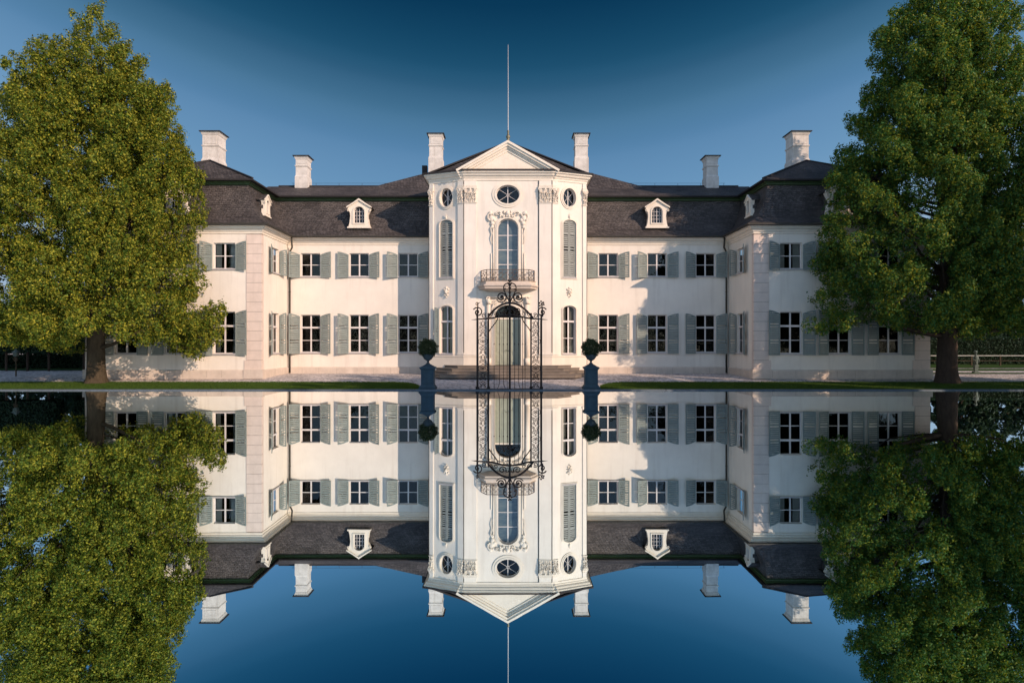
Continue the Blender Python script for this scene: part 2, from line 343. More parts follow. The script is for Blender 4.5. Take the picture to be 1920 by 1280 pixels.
def wall_panel(mb, ox, oy, th, u0, u1, z0, z1, holes):
    us = sorted({u0, u1, *[h[0] for h in holes], *[h[1] for h in holes]}); zs = sorted({z0, z1, *[h[2] for h in holes], *[h[3] for h in holes]})
    c, s_ = cos(th), sin(th)
    for a, b_ in zip(us, us[1:]):
        for p, q in zip(zs, zs[1:]):
            mu, mz = (a+b_)/2, (p+q)/2
            if any(h[0] < mu < h[1] and h[2] < mz < h[3] for h in holes): continue
            mb.add([(ox+a*c, oy+a*s_, p), (ox+b_*c, oy+b_*s_, p), (ox+b_*c, oy+b_*s_, q), (ox+a*c, oy+a*s_, q)], [(0, 1, 2, 3)])

for sgn in (-1, 1):
    mb = MB()
    # recessed wing
    xs = [sgn*w_ for w_ in WX]
    wall_panel(mb, 0, YR, 0, min(sgn*XO, sgn*XP0), max(sgn*XO, sgn*XP0), .3, EAVE+.5, [(x-OW/2, x+OW/2, a, b_) for x in xs for a, b_ in (LO, UP)])
    pb(mb, 'wing_wall', 'stucco')
    mb = MB(); xs = [sgn*w_ for w_ in PX]
    wall_panel(mb, 0, YP, 0, min(sgn*XP1, sgn*XP0), max(sgn*XP1, sgn*XP0), .3, EAVE+.5, [(x-OW/2, x+OW/2, a, b_) for x in xs for a, b_ in (LO, UP)])
    wall_panel(mb, sgn*XP0, SY, pi/2*(-sgn), -2.5, 2.5, .3, EAVE+.5, [(-OW/2, OW/2, a, b_) for a, b_ in (LO, UP)])
    wall_panel(mb, sgn*XP1, 50, pi/2, -7.6, 8, .3, EAVE+.5, [])
    pb(mb, 'pavilion_wall', 'stucco')
back = MB(); back.add([(-26.6, 58, .3), (26.6, 58, .3), (26.6, 58, 9.9), (-26.6, 58, 9.9)], [(0, 1, 2, 3)]); pb(back, 'rear_wall', 'stucco')
# dark rooms behind the windows
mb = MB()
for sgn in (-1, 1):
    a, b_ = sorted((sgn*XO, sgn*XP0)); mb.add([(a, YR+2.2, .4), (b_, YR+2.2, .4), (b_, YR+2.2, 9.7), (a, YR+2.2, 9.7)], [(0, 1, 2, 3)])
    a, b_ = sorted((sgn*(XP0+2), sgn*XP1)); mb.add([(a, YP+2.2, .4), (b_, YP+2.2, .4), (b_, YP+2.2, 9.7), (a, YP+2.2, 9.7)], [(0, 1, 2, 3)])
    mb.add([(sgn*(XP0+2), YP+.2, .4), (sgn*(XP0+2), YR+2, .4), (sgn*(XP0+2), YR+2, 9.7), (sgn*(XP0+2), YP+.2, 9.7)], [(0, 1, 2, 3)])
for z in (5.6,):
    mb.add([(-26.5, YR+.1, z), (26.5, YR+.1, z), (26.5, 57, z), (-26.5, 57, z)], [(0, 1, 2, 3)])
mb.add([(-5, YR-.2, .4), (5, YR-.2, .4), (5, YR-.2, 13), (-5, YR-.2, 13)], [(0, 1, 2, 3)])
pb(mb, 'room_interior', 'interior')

# ---- windows -------------------------------------------------
def shape(kind, w_, z0, z1, off=0., rise=.2):
    a = w_/2-off
    if kind == 'rect': return [(-a, z0+off), (a, z0+off), (a, z1-off), (-a, z1-off)]
    if kind == 'ellipse':
        cz = (z0+z1)/2; return [(a*cos(t), cz+((z1-z0)/2-off)*sin(t)) for t in [2*pi*(i+.5)/32 for i in range(32)]]
    sp = z1-rise; n = 14
    return [(-a, z0+off), (a, z0+off), (a, sp)]+[(a*cos(pi*i/n), sp+(rise-off)*sin(pi*i/n)) for i in range(1, n)]+[(-a, sp)]
def rect_ring(mb, hole, x0, x1, z0, z1, y):
    """flat plate from the rectangle to a star-shaped hole"""
    cx = (x0+x1)/2; cz = (z0+z1)/2; hx = (x1-x0)/2; hz = (z1-z0)/2; out = []
    for x, z in hole:
        dx, dz = x-cx, z-cz; k = min(hx/abs(dx) if abs(dx) > 1e-9 else 1e9, hz/abs(dz) if abs(dz) > 1e-9 else 1e9); out.append((cx+dx*k, cz+dz*k))
    n = len(hole)
    for i in range(n):
        j = (i+1) % n; poly = [hole[i], out[i]]
        a, b_ = out[i], out[j]
        onx = lambda p: abs(abs(p[0]-cx)-hx) < 1e-6
        onz = lambda p: abs(abs(p[1]-cz)-hz) < 1e-6
        if not ((onx(a) and onx(b_) and a[0]*1 and abs(a[0]-b_[0]) < 1e-6) or (onz(a) and onz(b_) and abs(a[1]-b_[1]) < 1e-6)):
            poly.append(((a[0] if onx(a) else b_[0]), (a[1] if onz(a) else b_[1])))
        poly += [b_, hole[j]]
        mb.add([(x, y, z) for x, z in poly], [tuple(range(len(poly)))])

def ring(mb, A, B, y, y1):       # raised moulding ring between outlines A (outer) and B (inner), front at y back at y1
    mb.strip(A, B, y, y); mb.strip(A, A, y1, y); mb.strip(B, B, y, y1)

def leaf(w_, h_, dirn, top, thick=.045, louvre=.125, mids=(.5,), closed_arch=None):
    """louvred shutter leaf, hinge at x=0, extends dirn*w_"""
    mb = MB(); st = .075; tf = top
    def bx(a, b_, y0, y1, za, zb):
        x0, x1 = sorted((dirn*a, dirn*b_)); mb.box(x0, x1, y0, y1, za, zb)
    # stiles and curved top rail
    def zt(a): return tf(a/w_)
    for a, b_ in ((0, st), (w_-st, w_)):
        pts = [(dirn*a, 0), (dirn*b_, 0), (dirn*b_, zt(b_)), (dirn*a, zt(a))]
        if dirn < 0: pts = pts[::-1]
        mb.prism(pts, -thick, 0)
    bx(st, w_-st, -thick+.002, -.002, 0, .1)
    n = 8; up = [(dirn*(st+(w_-2*st)*i/n), zt(st+(w_-2*st)*i/n)) for i in range(n+1)]
    for (xa, za), (xb, zb) in zip(up, up[1:]):
        pts = [(xa, za-.10), (xb, zb-.10), (xb, zb), (xa, za)]
        if dirn < 0: pts = pts[::-1]
        mb.prism(pts, -thick+.002, -.002)
    for m_ in mids: bx(st, w_-st, -thick+.003, -.003, h_*m_-.05, h_*m_+.05)
    z = .115
    while z < h_-.1:
        # clip under curved top
        a0, a1 = st, w_-st; lim = [st+(w_-2*st)*i/20 for i in range(21) if zt(st+(w_-2*st)*i/20)-.1 > z+.05]
        if lim and not any(abs(z+.05-h_*m_) < .095 for m_ in mids):
            x0, x1 = sorted((dirn*min(lim), dirn*max(lim)))
            mb.add([(x0, -thick+.004, z), (x1, -thick+.004, z), (x1, -.006, z+.085), (x0, -.006, z+.085),
                    (x0, -thick+.004, z+.010), (x1, -thick+.004, z+.014), (x1, -.006, z+.099), (x0, -.006, z+.099)],
                   [(0, 1, 2, 3), (7, 6, 5, 4), (0, 4, 5, 1), (2, 6, 7, 3)])
        z += louvre
    return mb
def window(name, kind, w_, z0, z1, rise, rows_, cols=(0.,), surround=0., depth=.20, shutters=None, margin=.0, glass='glass', fr_w=.055, sill=True, transom=None, radial=False, proud=.05, curtain=None, keep=None):
    hole = shape(kind, w_, z0, z1, 0, rise); mb = MB()
    if kind != 'rect': rect_ring(mb, hole, -w_/2-margin, w_/2+margin, z0-margin, z1+margin, 0)
    mb.strip(hole, hole, 0, depth+.02)
    if surround:
        ring(mb, shape(kind, w_, z0, z1, -surround, rise), shape(kind, w_, z0, z1, -.002, rise), -proud, .0)
        ring(mb, shape(kind, w_, z0, z1, -surround*.45, rise), shape(kind, w_, z0, z1, -.004, rise), -proud-.035, -proud)
    win = mb.build(name, 'trim')
    mb = MB(); y = depth-.06
    ring(mb, shape(kind, w_, z0, z1, .002, rise), shape(kind, w_, z0, z1, fr_w, rise), y, depth)
    def half(z):        # half width of opening at z
        if kind == 'rect': return w_/2-.01
        if kind == 'ellipse': t = (z-(z0+z1)/2)/((z1-z0)/2); return max(0, w_/2*sqrt(max(0, 1-t*t)))
        if z < z1-rise: return w_/2-.01
        t = (z-(z1-rise))/rise; return max(0, w_/2*sqrt(max(0, 1-t*t)))
    for z in rows_:
        hw = .022; 
        if transom is not None and abs(z-transom) < 1e-6: mb.box(-half(z), half(z), y-.05, depth-.001, z-.06, z+.06)
        else: mb.box(-half(z), half(z), y+.006, depth-.004, z-hw, z+hw)
    for cxx in cols:
        cw = .022 if radial else (.045 if cxx == 0 else .02)
        mb.box(cxx-cw, cxx+cw, y-.006, depth-.006, z0+.01, z1-.02 if kind != 'arch' else z1-.03)
    if radial:
        cz = (z0+z1)/2
        for a in (pi/4.6, pi-pi/4.6, pi+pi/4.6, -pi/4.6):
            mb.tube([(.07*cos(a), y+.02, cz+.07*sin(a)), (w_/2*.97*cos(a), y+.02, cz+(z1-z0)/2*.97*sin(a))], .013, 4)
        mb.tube([(.09*cos(t), y+.02, cz+.09*sin(t)) for t in [2*pi*i/10 for i in range(11)]], .012, 4)
        mb.tube([(w_*.30*cos(t), y+.02, cz+(z1-z0)*.3*sin(t)) for t in [2*pi*i/16 for i in range(17)]], .012, 4) if False else None
    mb.build('window_frame', 'frame', win)
    MB().add(y3(hole, depth-.02), [tuple(range(len(hole)))]).build('pane', glass, win)
    if curtain:
        mb = MB()
        for a, b_, za, zb in curtain:
            n = 24; vs = []
            for i in range(n+1):
                xx = a+(b_-a)*i/n; yy = depth+.12+.035*sin(i*2.1)
                vs += [(xx, yy, za), (xx, yy, zb)]
            mb.add(vs, [(2*i, 2*i+2, 2*i+3, 2*i+1) for i in range(n)])
        mb.build('curtain', 'curtain', win)
    if sill: MB().box(-w_/2-.05, w_/2+.05, -.09, depth, z0-.07, z0+.012).build('sill', 'sill', win)
    if shutters:
        sh_w, extra, mids = shutters; h_ = z1-z0+2*extra
        for dirn in (-1, 1):
            tp = lambda t: h_-.16*(1-min(1, t)**.8) if t < 1 else h_
            s_ = leaf(sh_w, h_, dirn, lambda t: h_-.20*(1-t)**1.6, mids=mids).build('shutter', 'shutter', win)
            s_.location = (dirn*(w_/2+.05), -.045, z0-extra)
    return win
# prototypes (first use moves the prototype itself)
third = LO[0]+(LO[1]-LO[0])*.66
def rooms(z0, z1, cur=None): return dict(curtain=cur)
low = window('window', 'rect', OW, LO[0], LO[1], 0, [third, LO[0]+(LO[1]-LO[0])*.32], shutters=(.74, .09, (.30, .66)), transom=third)
upw = window('window', 'rect', OW, UP[0], UP[1], 0, [(UP[0]+UP[1])/2], shutters=(.74, .09, (.5,)))
upc = window('window', 'rect', OW, UP[0], UP[1], 0, [(UP[0]+UP[1])/2], shutters=(.74, .09, (.5,)), curtain=[(-.64, -.28, UP[0], UP[1]), (.22, .64, UP[0], UP[1])])
low_c = window('window', 'rect', OW, LO[0], LO[1], 0, [third, LO[0]+(LO[1]-LO[0])*.32], shutters=(.74, .09, (.30, .66)), transom=third, curtain=[(-.62, -.36, LO[0], LO[1]), (.44, .64, LO[0], LO[1])])
used = set()
def place(proto, x, y, rz=0, ajar=None):
    if proto.name in used: o = copy_tree(proto)
    else: o = proto; used.add(proto.name)
    o.parent = palace; o.location = Vector((x, y, 0))-PO; o.rotation_euler[2] = rz
    if ajar is not None:
        k = 0
        for ch in o.children:
            if ch.name.startswith('shutter'):
                s_ = 1 if k == 0 else -1; d = radians(ajar[k]); ch.rotation_euler[2] = s_*d; k += 1
    return o
rj = random.Random(5)
for sgn in (-1, 1):
    for i, w_ in enumerate(WX):
        x = sgn*w_
        place(low, x, YR, 0, (rj.uniform(8, 22), rj.uniform(6, 16))); place(upw, x, YR, 0, (rj.uniform(8, 22), rj.uniform(6, 16)))
    for i, w_ in enumerate(PX):
        x = sgn*w_
        place(low_c if (sgn < 0 and i < 2) else low, x, YP, 0, (rj.uniform(8, 20), rj.uniform(6, 16)))
        place(upc if (sgn < 0 and i == 0) or (sgn > 0 and i == 0) else upw, x, YP, 0, (rj.uniform(8, 20), rj.uniform(6, 16)))
    place(low, sgn*XP0, SY, -sgn*pi/2, (16, 14)); place(upw, sgn*XP0, SY, -sgn*pi/2, (14, 18))

# ---- central block -------------------------------------------
TH = atan2(YO-YF, XO-XF)
FL = sqrt((XO-XF)**2+(YO-YF)**2)
def facet(sgn): return (sgn*(XO+XF)/2, (YO+YF)/2, sgn*TH)
SHZ = (6.80, 10.55); LWZ = (1.78, 4.93); EZ = (11.42, 12.62)
FW = .95
BT = 13.25
mb = MB()
FH = [(-.68, .68, 6.5, 10.55), (-.76, .76, 11.52, 12.72), (-.84, .84, 1.05, 4.95)]
wall_panel(mb, 0, YF, 0, -XF, XF, .3, BT, FH)
for sgn in (-1, 1):
    fx, fy, ft = facet(sgn)
    wall_panel(mb, fx, fy, ft, -FL/2, FL/2, .3, BT, [(-FW/2-.03, FW/2+.03, SHZ[0]-.03, SHZ[1]+.03), (-FW/2-.03, FW/2+.03, LWZ[0]-.03, LWZ[1]+.03), (-.50, .50, EZ[0]-.03, EZ[1]+.03)])
    wall_panel(mb, sgn*XO, 48, pi/2, -2.3, 5, .3, BT, [])
pb(mb, 'central_wall', 'stucco')
# windows of the block
cw = window('balcony_door', 'arch', 1.36, 6.5, 10.55, .62, [7.6, 8.55, 9.5], surround=.17, depth=.3, glass='glass_blue', fr_w=.05, sill=False, proud=.07)
place(cw, 0, YF)
ow = window('oval_window', 'ellipse', 1.52, 11.52, 12.72, 0, [], surround=.26, depth=.28, radial=True, sill=False, margin=0, fr_w=.04)
place(ow, 0, YF)
oval = window('oval_window', 'ellipse', .94, EZ[0], EZ[1], 0, [], surround=.17, depth=.25, radial=True, sill=False, margin=.03, fr_w=.03)
tall = window('shuttered_window', 'arch', FW, SHZ[0], SHZ[1], .28, [], cols=(), surround=.13, depth=.22, margin=.03, sill=True)
lowa = window('arched_window', 'arch', FW, LWZ[0], LWZ[1], .26, [LWZ[0]+1.02, LWZ[0]+2.12], surround=.10, depth=.2, margin=.03, transom=LWZ[0]+2.12,
              curtain=[(-.44, -.12, LWZ[0], LWZ[1]), (.10, .45, LWZ[0], LWZ[1])])
for p_, dirn in ((tall, -1), (tall, 1)):
    h_ = SHZ[1]-SHZ[0]-.04
    lw = FW/2-.012
    s_ = leaf(lw, h_, -dirn, lambda t: h_-.28*(1-sqrt(max(0, 1-(1-t)**2)))*.95, louvre=.125, mids=(.24, .5, .76)).build('shutter', 'shutter_grey', tall)
    s_.location = (dirn*(FW/2-.006), .05, SHZ[0]+.015)
for sgn in (-1, 1):
    fx, fy, ft = facet(sgn)
    place(oval, fx, fy, ft); place(tall, fx, fy, ft); place(lowa, fx, fy, ft)
# narrow open shutter beside the left arched window
sh = leaf(.30, 3.0, -1, lambda t: 3.0-.1*(1-t)).build('shutter', 'shutter', palace)
fx, fy, ft = facet(-1); sh.location = Vector((fx-.53*cos(ft)-.05*sin(-ft), fy-.53*sin(ft)-.05, 1.85))-PO; sh.rotation_euler[2] = ft+.35
# entrance door
d = MB(); hole = shape('arch', 1.68, 1.05, 4.95, 0, .7); rect_ring(d, hole, -.84, .84, 1.05, 4.95, 0); d.strip(hole, hole, 0, .42)
ring(d, shape('arch', 1.68, 1.05, 4.95, -.22, .7), shape('arch', 1.68, 1.05, 4.95, -.003, .7), -.10, 0)
ring(d, shape('arch', 1.68, 1.05, 4.95, -.10, .7), shape('arch', 1.68, 1.05, 4.95, -.005, .7), -.15, -.10)
door = pb(d, 'door', 'trim'); door.location = Vector((0, YF, 0))-PO
for s_ in (-1, 1):
    l = MB(); x0, x1 = sorted((s_*.012, s_*.83)); l.box(x0, x1, .34, .38, 1.06, 4.02)
    for za, zb in ((1.2, 1.75), (1.88, 3.0), (3.1, 3.9)):
        for a, b_ in ((.10, .42), (.50, .76)):
            xa, xb = sorted((s_*a, s_*b_)); l.box(xa, xb, .325, .34, za, zb); l.box(xa+.05, xb-.05, .31, .325, za+.05, zb-.05)
    l.build('door_leaf', 'door', door)
    MB().tube([(s_*.06, .33, 2.0), (s_*.06, .25, 2.02), (s_*.17, .25, 2.02)], .014, 6).build('handle', 'brass', door)
l = MB(); l.box(-.83, .83, .30, .40, 4.03, 4.14); l.build('transom_bar', 'trim', door)
l = MB(); n = 9
for i in range(1, n): a = pi*i/n; l.tube([(.12*cos(a), .36, 4.16+.1*sin(a)), (.8*cos(a), .36, 4.16+.78*sin(a))], .012, 4)
for r_ in (.14, .45): l.tube([(r_*cos(pi*i/14), .36, 4.15+r_*sin(pi*i/14)) for i in range(15)], .014, 4)
l.build('fanlight_bars', 'iron', door)
MB().add(y3(shape('arch', 1.66, 4.1, 4.94, 0, .7), .39), [tuple(range(17))]).build('pane', 'glass', door)

# ---- trims swept round the plan ------------------------------
LP = [(-XP1, 58), (-XP1, YP), (-XP0, YP), (-XP0, YR), (-XO-.0, YR)]
RP = [(XO, YR), (XP0, YR), (XP0, YP), (XP1, YP), (XP1, 58)]
BP = [(-XO, 52), (-XO, YO), (-XF, YF), (XF, YF), (XO, YO), (XO, 52)]
for P_ in (LP, RP):
    mb = MB(); sweep(mb, [(.0, EAVE-.06), (.05, EAVE-.04), (.05, EAVE+.06), (.10, EAVE+.10), (.14, EAVE+.2), (.26, EAVE+.27), (.30, EAVE+.36), (.40, EAVE+.40), (.40, EAVE+.49), (-.1, EAVE+.49)], P_)
    pb(mb, 'cornice', 'trim')
    mb = MB(); sweep(mb, [(.10, .25), (.10, .76), (.07, .80), (-.02, .83)], P_); pb(mb, 'plinth', 'plinth')
# plinth joints
mb = MB()
for sgn in (-1, 1):
    x = XO+.6
    while x < XP0: mb.box(sgn*x-.007, sgn*x+.007, YR-.1025, YR-.05, .36, .77); x += rj.uniform(1.0, 1.5)
    x = XP0+1.1
    while x < XP1-1: mb.box(sgn*x-.007, sgn*x+.007, YP-.1025, YP-.05, .36, .77); x += rj.uniform(.9, 1.5)
pb(mb, 'plinth_joints', 'joint')
mb = MB(); sweep(mb, [(0, 13.0), (.05, 13.02), (.05, 13.14), (.10, 13.18), (.10, 13.24), (.22, 13.32), (.26, 13.42), (.36, 13.47), (.36, 13.56), (-.2, 13.60)], BP); pb(mb, 'cornice', 'trim')
mb = MB(); sweep(mb, [(.07, .3), (.07, 1.55), (.10, 1.58), (.10, 1.66), (.03, 1.70), (-.02, 1.70)], BP[1:3]+[(-1.25, YF)]); pb(mb, 'base_moulding', 'trim'); mb = MB(); sweep(mb, [(.07, .3), (.07, 1.55), (.10, 1.58), (.10, 1.66), (.03, 1.70), (-.02, 1.70)], [(1.25, YF)]+BP[3:5]); pb(mb, 'base_moulding', 'trim')
# pilasters with carved capitals
def capital(w_):
    mb = MB(); mb.box(-w_/2-.03, w_/2+.03, -.12, 0, 1.02, 1.10); mb.box(-w_/2-.06, w_/2+.06, -.16, 0, .94, 1.0); mb.box(-w_/2-.02, w_/2+.02, -.11, 0, 0, .06)
    rr = random.Random(3)
    for row in range(4):
        n = max(2, int(w_/.12)) + (row % 2)
        for i in range(n):
            u = -w_/2+w_*(i+.5)/n; z = .14+row*.17
            mb.lump((u+rr.uniform(-.03, .03), -.10-.02*row, z+rr.uniform(-.03, .03)), (rr.uniform(.03, .055), .06+.015*row, rr.uniform(.05, .09)), 6, 4)
            mb.lump((u+rr.uniform(-.02, .02), -.16-.02*row, z+.09), (.035, .035, .03), 6, 4)
    for s_ in (-1, 1):
        mb.tube(y3(spiral(s_*(w_/2-.06), .84, .12, .02, 0 if s_ > 0 else pi, (0 if s_ > 0 else pi)+s_*4.2*pi/2*1.6, 18), -.17), .025, 5)
        mb.lump((s_*(w_/2-.06), -.17, .84), (.04, .05, .04), 6, 4)
    mb.lump((0, -.18, .86), (.07, .05, .09), 6, 4)
    return mb
def pilaster(x, y, rz, w_):
    m1 = MB(); m1.box(-w_/2, w_/2, -.07, 0, 1.7, 13.0); m1.box(-w_/2-.03, w_/2+.03, -.10, 0, 1.7, 1.85); m1.box(-w_/2-.015, w_/2+.015, -.085, 0, 12.68, 12.76)
    p_ = m1.build('pilaster', 'stucco', palace); p_.location = Vector((x, y, 0))-PO; p_.rotation_euler[2] = rz
    c_ = capital(w_).build('capital', 'trim', p_); c_.location = (0, -.02, 11.55)
for sgn in (-1, 1):
    pilaster(sgn*(XF-.42), YF, 0, .80)
    c, s_ = cos(sgn*TH), sin(sgn*TH); ux, uy = sgn*XF, YF
    pilaster(ux+sgn*.22*c, uy+abs(.22*s_), sgn*TH, .40)
    ux, uy = sgn*XO, YO
    pilaster(ux-sgn*.16*c, uy-abs(.16*s_), sgn*TH, .28)
# quoins
for sgn in (-1, 1):
    for xc, inner in ((XP0, 1), (XP1, -1)):
        q = MB(); z = .83; k = 0
        while z < EAVE-.08:
            h_ = min(.60, EAVE-.06-z); wq = .92 if z > 1.3 else 1.05
            xa, xb = sorted((sgn*(xc-inner*.03), sgn*(xc+inner*wq)))
            q.frustum((xa+xb)/2, YP+.14, z+.012, z+h_-.012, (xb-xa)/2, .18, (xb-xa)/2, .18)
            z += h_; k += 1
        q.cur = 1
        xa, xb = sorted((sgn*(xc-inner*.015), sgn*(xc+inner*.91)))
        q.box(xa, xb, YP-.03, YP+.2, .84, EAVE-.07)
        pb(q, 'quoins', ['quoin', 'joint'])
        xa, xb = sorted((sgn*(xc-inner*.13), sgn*(xc+inner*1.06)))
        pb(MB().box(xa, xb, YP-.14, YP+.22, .3, .85), 'quoin_base', 'plinth')

# ---- roofs ---------------------------------------------------
MAN = [(.42, EAVE+.47), (.52, EAVE+.50), (.52, EAVE+.56), (.1, 10.10), (-.38, 10.45), (-.62, 10.75), (-.82, 11.08), (-1.0, 11.45), (-1.12, 11.8), (-1.25, 12.2), (-1.34, 12.62)]
LRf = [(-XP1, 58), (-XP1, YP), (-XP0, YP), (-XP0, YR), (-XO+.2, YR)]
RRf = [(XO-.2, YR), (XP0, YR), (XP0, YP), (XP1, YP), (XP1, 58)]
roofs = {}
for sgn, P_ in ((-1, LRf), (1, RRf)):
    mb = MB(); sweep(mb, MAN, P_)
    # upper slopes: wing
    e = 1.12; ye = YR+e-.25; xe = XP0+e-.25
    a, b_ = sgn*0.0, sgn*(XP0+3)
    zr, yr = 14.38, 52.0
    mb.add([(a, ye, 12.88), (b_, ye, 12.88), (b_, yr, zr), (a, yr, zr), (b_, 57, 12.9), (a, 57, 12.9)], [(0, 1, 2, 3), (3, 2, 4, 5)])
    # pavilion hip
    xi, xo = sgn*xe, sgn*(XP1-e+.25); yf = YP+e-.25; xm = sgn*21.0
    mb.add([(xi, yf, 12.88), (xo, yf, 12.88), (xm, 48.1, 15.3), (xm, 53, 15.3), (xi, 58, 12.88), (xo, 58, 12.88)], [(0, 1, 2), (1, 5, 3, 2), (0, 2, 3, 4), (4, 3, 5)])
    r_ = pb(mb, 'roof', 'slate'); roofs[sgn] = r_
    P2 = [p for p in P_]
    mb = MB(); sweep(mb, [(-1.30, 12.58), (-1.22, 12.62), (-1.22, 12.70), (-1.12, 12.76), (-1.12, 12.80), (-1.3, 12.81)], P2); o = mb.build('roof_moulding', 'verdigris', r_)
    mb = MB(); sweep(mb, [(-1.3, 12.815), (-.88, 12.815), (-.87, 12.90), (-1.2, 13.0)], P2); mb.build('roof_edge', 'slate_edge', r_)
    mb = MB(); sweep(mb, [(.40, EAVE+.48), (.50, EAVE+.40), (.60, EAVE+.45), (.60, EAVE+.50), (.53, EAVE+.54)], P_); mb.build('gutter', 'pipe', r_)
    # ridge caps and hips
    mb = MB(); mb.tube([(sgn*5.5, yr, zr+.02), (sgn*17.5, yr, zr+.02)], .07, 6)
    mb.tube([(xi, yf, 12.93), (xm, 48.1, 15.33)], .07, 6); mb.tube([(xo, yf, 12.93), (xm, 48.1, 15.33)], .07, 6); mb.tube([(xm, 48.1, 15.33), (xm, 53, 15.33)], .07, 6)
    for q in range(7): mb.tube([(sgn*(5.9+q*1.75), yr, zr), (sgn*(5.9+q*1.75), yr, zr+.26)], .012, 4)
    mb.tube([(sgn*5.6, yr, zr+.25), (sgn*16.5, yr, zr+.25)], .008, 4)
    mb.build('ridge', 'slate_edge', r_)
# central roofs
mb = MB()
ce = [(-5.62, 52), (-5.62, 45.42), (-3.1, 44.32), (3.1, 44.32), (5.62, 45.42), (5.62, 52)]
z0 = 13.60; ap = (0, 47.6, 16.45); ap2 = (0, 53.5, 16.45)
# slightly bell-shaped slopes: mid ring
def mid(p, t, dz): return tuple(p[i]+(ap[i]-p[i])*t for i in range(2))+(z0+(ap[2]-z0)*t+dz,)
lowp = [(x, y, z0) for x, y in ce[1:5]]; midp = [mid((x, y), .22, -.12) for x, y in ce[1:5]]
vs = lowp+midp+[ap]; fs = [(i, i+1, 5+i, 4+i) for i in range(3)]+[(4+i, 5+i, 8) for i in range(3)]
mb.add(vs, fs)
for sgn in (-1, 1):
    mb.add([(sgn*5.62, 45.42, z0), (sgn*5.62, 54, z0), (0, 54, 16.45), ap], [(0, 1, 2, 3)])
# broad hipped roof behind the bay
mb.add([(-10.9, 51.0, 13.93), (10.9, 51.0, 13.93), (10.9, 58, 13.93), (-10.9, 58, 13.93), (-4.4, 54, 16.45), (4.4, 54, 16.45)], [(0, 1, 5, 4), (1, 2, 5), (2, 3, 4, 5), (3, 0, 4)])
# gable roof behind the pediment
mb.add([(-3.35, 44.28, 13.66), (0, 44.28, 15.56), (0, 47.0, 15.56), (-2.0, 46.4, 14.4)], [(0, 1, 2, 3)])
mb.add([(3.35, 44.28, 13.66), (0, 44.28, 15.56), (0, 47.0, 15.56), (2.0, 46.4, 14.4)], [(3, 2, 1, 0)])
rc = pb(mb, 'roof', 'slate')
mb = MB(); sweep(mb, [(.38, 13.57), (.45, 13.57), (.45, 13.66), (.35, 13.70)], BP); mb.tube([(-5.6, 45.42, 13.65), (0, 47.6, 16.48)], .06, 6); mb.tube([(5.6, 45.42, 13.65), (0, 47.6, 16.48)], .06, 6)
mb.build('roof_edge', 'slate_edge', rc)
# pediment
mb = MB(); mb.prism([(-2.95, 13.55), (2.95, 13.55), (0, 15.2)], YF-.03, YF+.25)
for s_ in (-1, 1):
    L_ = sqrt(3.3**2+1.86**2); ux, uz = s_*3.3/L_, -1.86/L_; nx, nz = s_*1.86/L_, 3.3/L_
    for (t0, t1, d0) in ((-.04, .10, .40), (-.18, -.04, .31), (-.30, -.18, .19), (-.46, -.30, .09)):
        ax, az = 0, 15.42
        def P(t, l): return (ax+ux*l+nx*t, az+uz*l+nz*t)
        # vertical mitre at apex
        def ap_(t): return (0, az+t/nz if False else az+t*(L_/3.3))
        pts = [ap_(t0), P(t0, L_), P(t1, L_), ap_(t1)]
        if s_ < 0: pts = pts[::-1]
        mb.prism(pts, YF-d0, YF+.05)
pb(mb, 'pediment', 'trim')
# flagpole
mb = MB(); mb.tube([(0, 47.6, 16.3), (0, 47.6, 23.25)], [.035, .012], 8); fp = mb.build('flagpole', 'pole', rc)
mb = MB(); mb.lathe([(0, 16.30), (.16, 16.32), (.18, 16.5), (.09, 16.62), (.12, 16.75), (.16, 16.86), (.08, 16.98), (.06, 17.15), (.10, 17.22), (.04, 17.3)], 0, 47.6, 12); mb.build('finial', 'brass', rc, True)

def chimney(x, y, z0, z1, w_, dpt, parent, z_b):
    a, b_ = w_/2, dpt/2; H = z1-z_b
    mb = MB(); mb.frustum(x, y, z0, z_b+H*.30, a*1.12, b_*1.12, a*1.12, b_*1.12); mb.frustum(x, y, z_b+H*.30, z_b+H*.36, a*1.12, b_*1.12, a, b_)
    mb.box(x-a, x+a, y-b_, y+b_, z_b+H*.36, z1-.22)
    zz = z_b+H*.62; mb.frustum(x, y, zz, zz+.07, a*1.0+.01, b_+.01, a+.06, b_+.06); mb.box(x-a-.06, x+a+.06, y-b_-.06, y+b_+.06, zz+.07, zz+.12)
    # sunk panel frames on the front face
    mb.box(x-a*.75, x+a*.75, y-b_-.02, y-b_, zz+.22, z1-.42)
    mb.frustum(x, y, z1-.32, z1-.09, a+.02, b_+.02, a+.11, b_+.11)
    c_ = mb.build('chimney', 'chimney', parent)
    mb = MB(); mb.frustum(x, y, z1-.09, z1-.03, a+.19, b_+.19, a+.19, b_+.19); mb.frustum(x, y, z1-.03, z1+.03, a+.17, b_+.17, a*.8, b_*.8); mb.build('chimney_cap', 'slate_edge', parent)
for sgn in (-1, 1):
    chimney(-15.62 if sgn < 0 else 15.38, 52.0, 13.6, 16.62, .84, 1.05, roofs[sgn], 14.3)
    chimney(-21.8 if sgn < 0 else 21.4, 50.6, 13.5, 18.0, 1.16, 1.3, roofs[sgn], 14.9)
    chimney(sgn*5.72, 54.0, 14.6, 18.9, .98, 1.1, rc, 16.1)
MB().box(-6.85, -6.45, 54, 54.4, 15.2, 16.5).build('vent', 'slate_edge', rc)

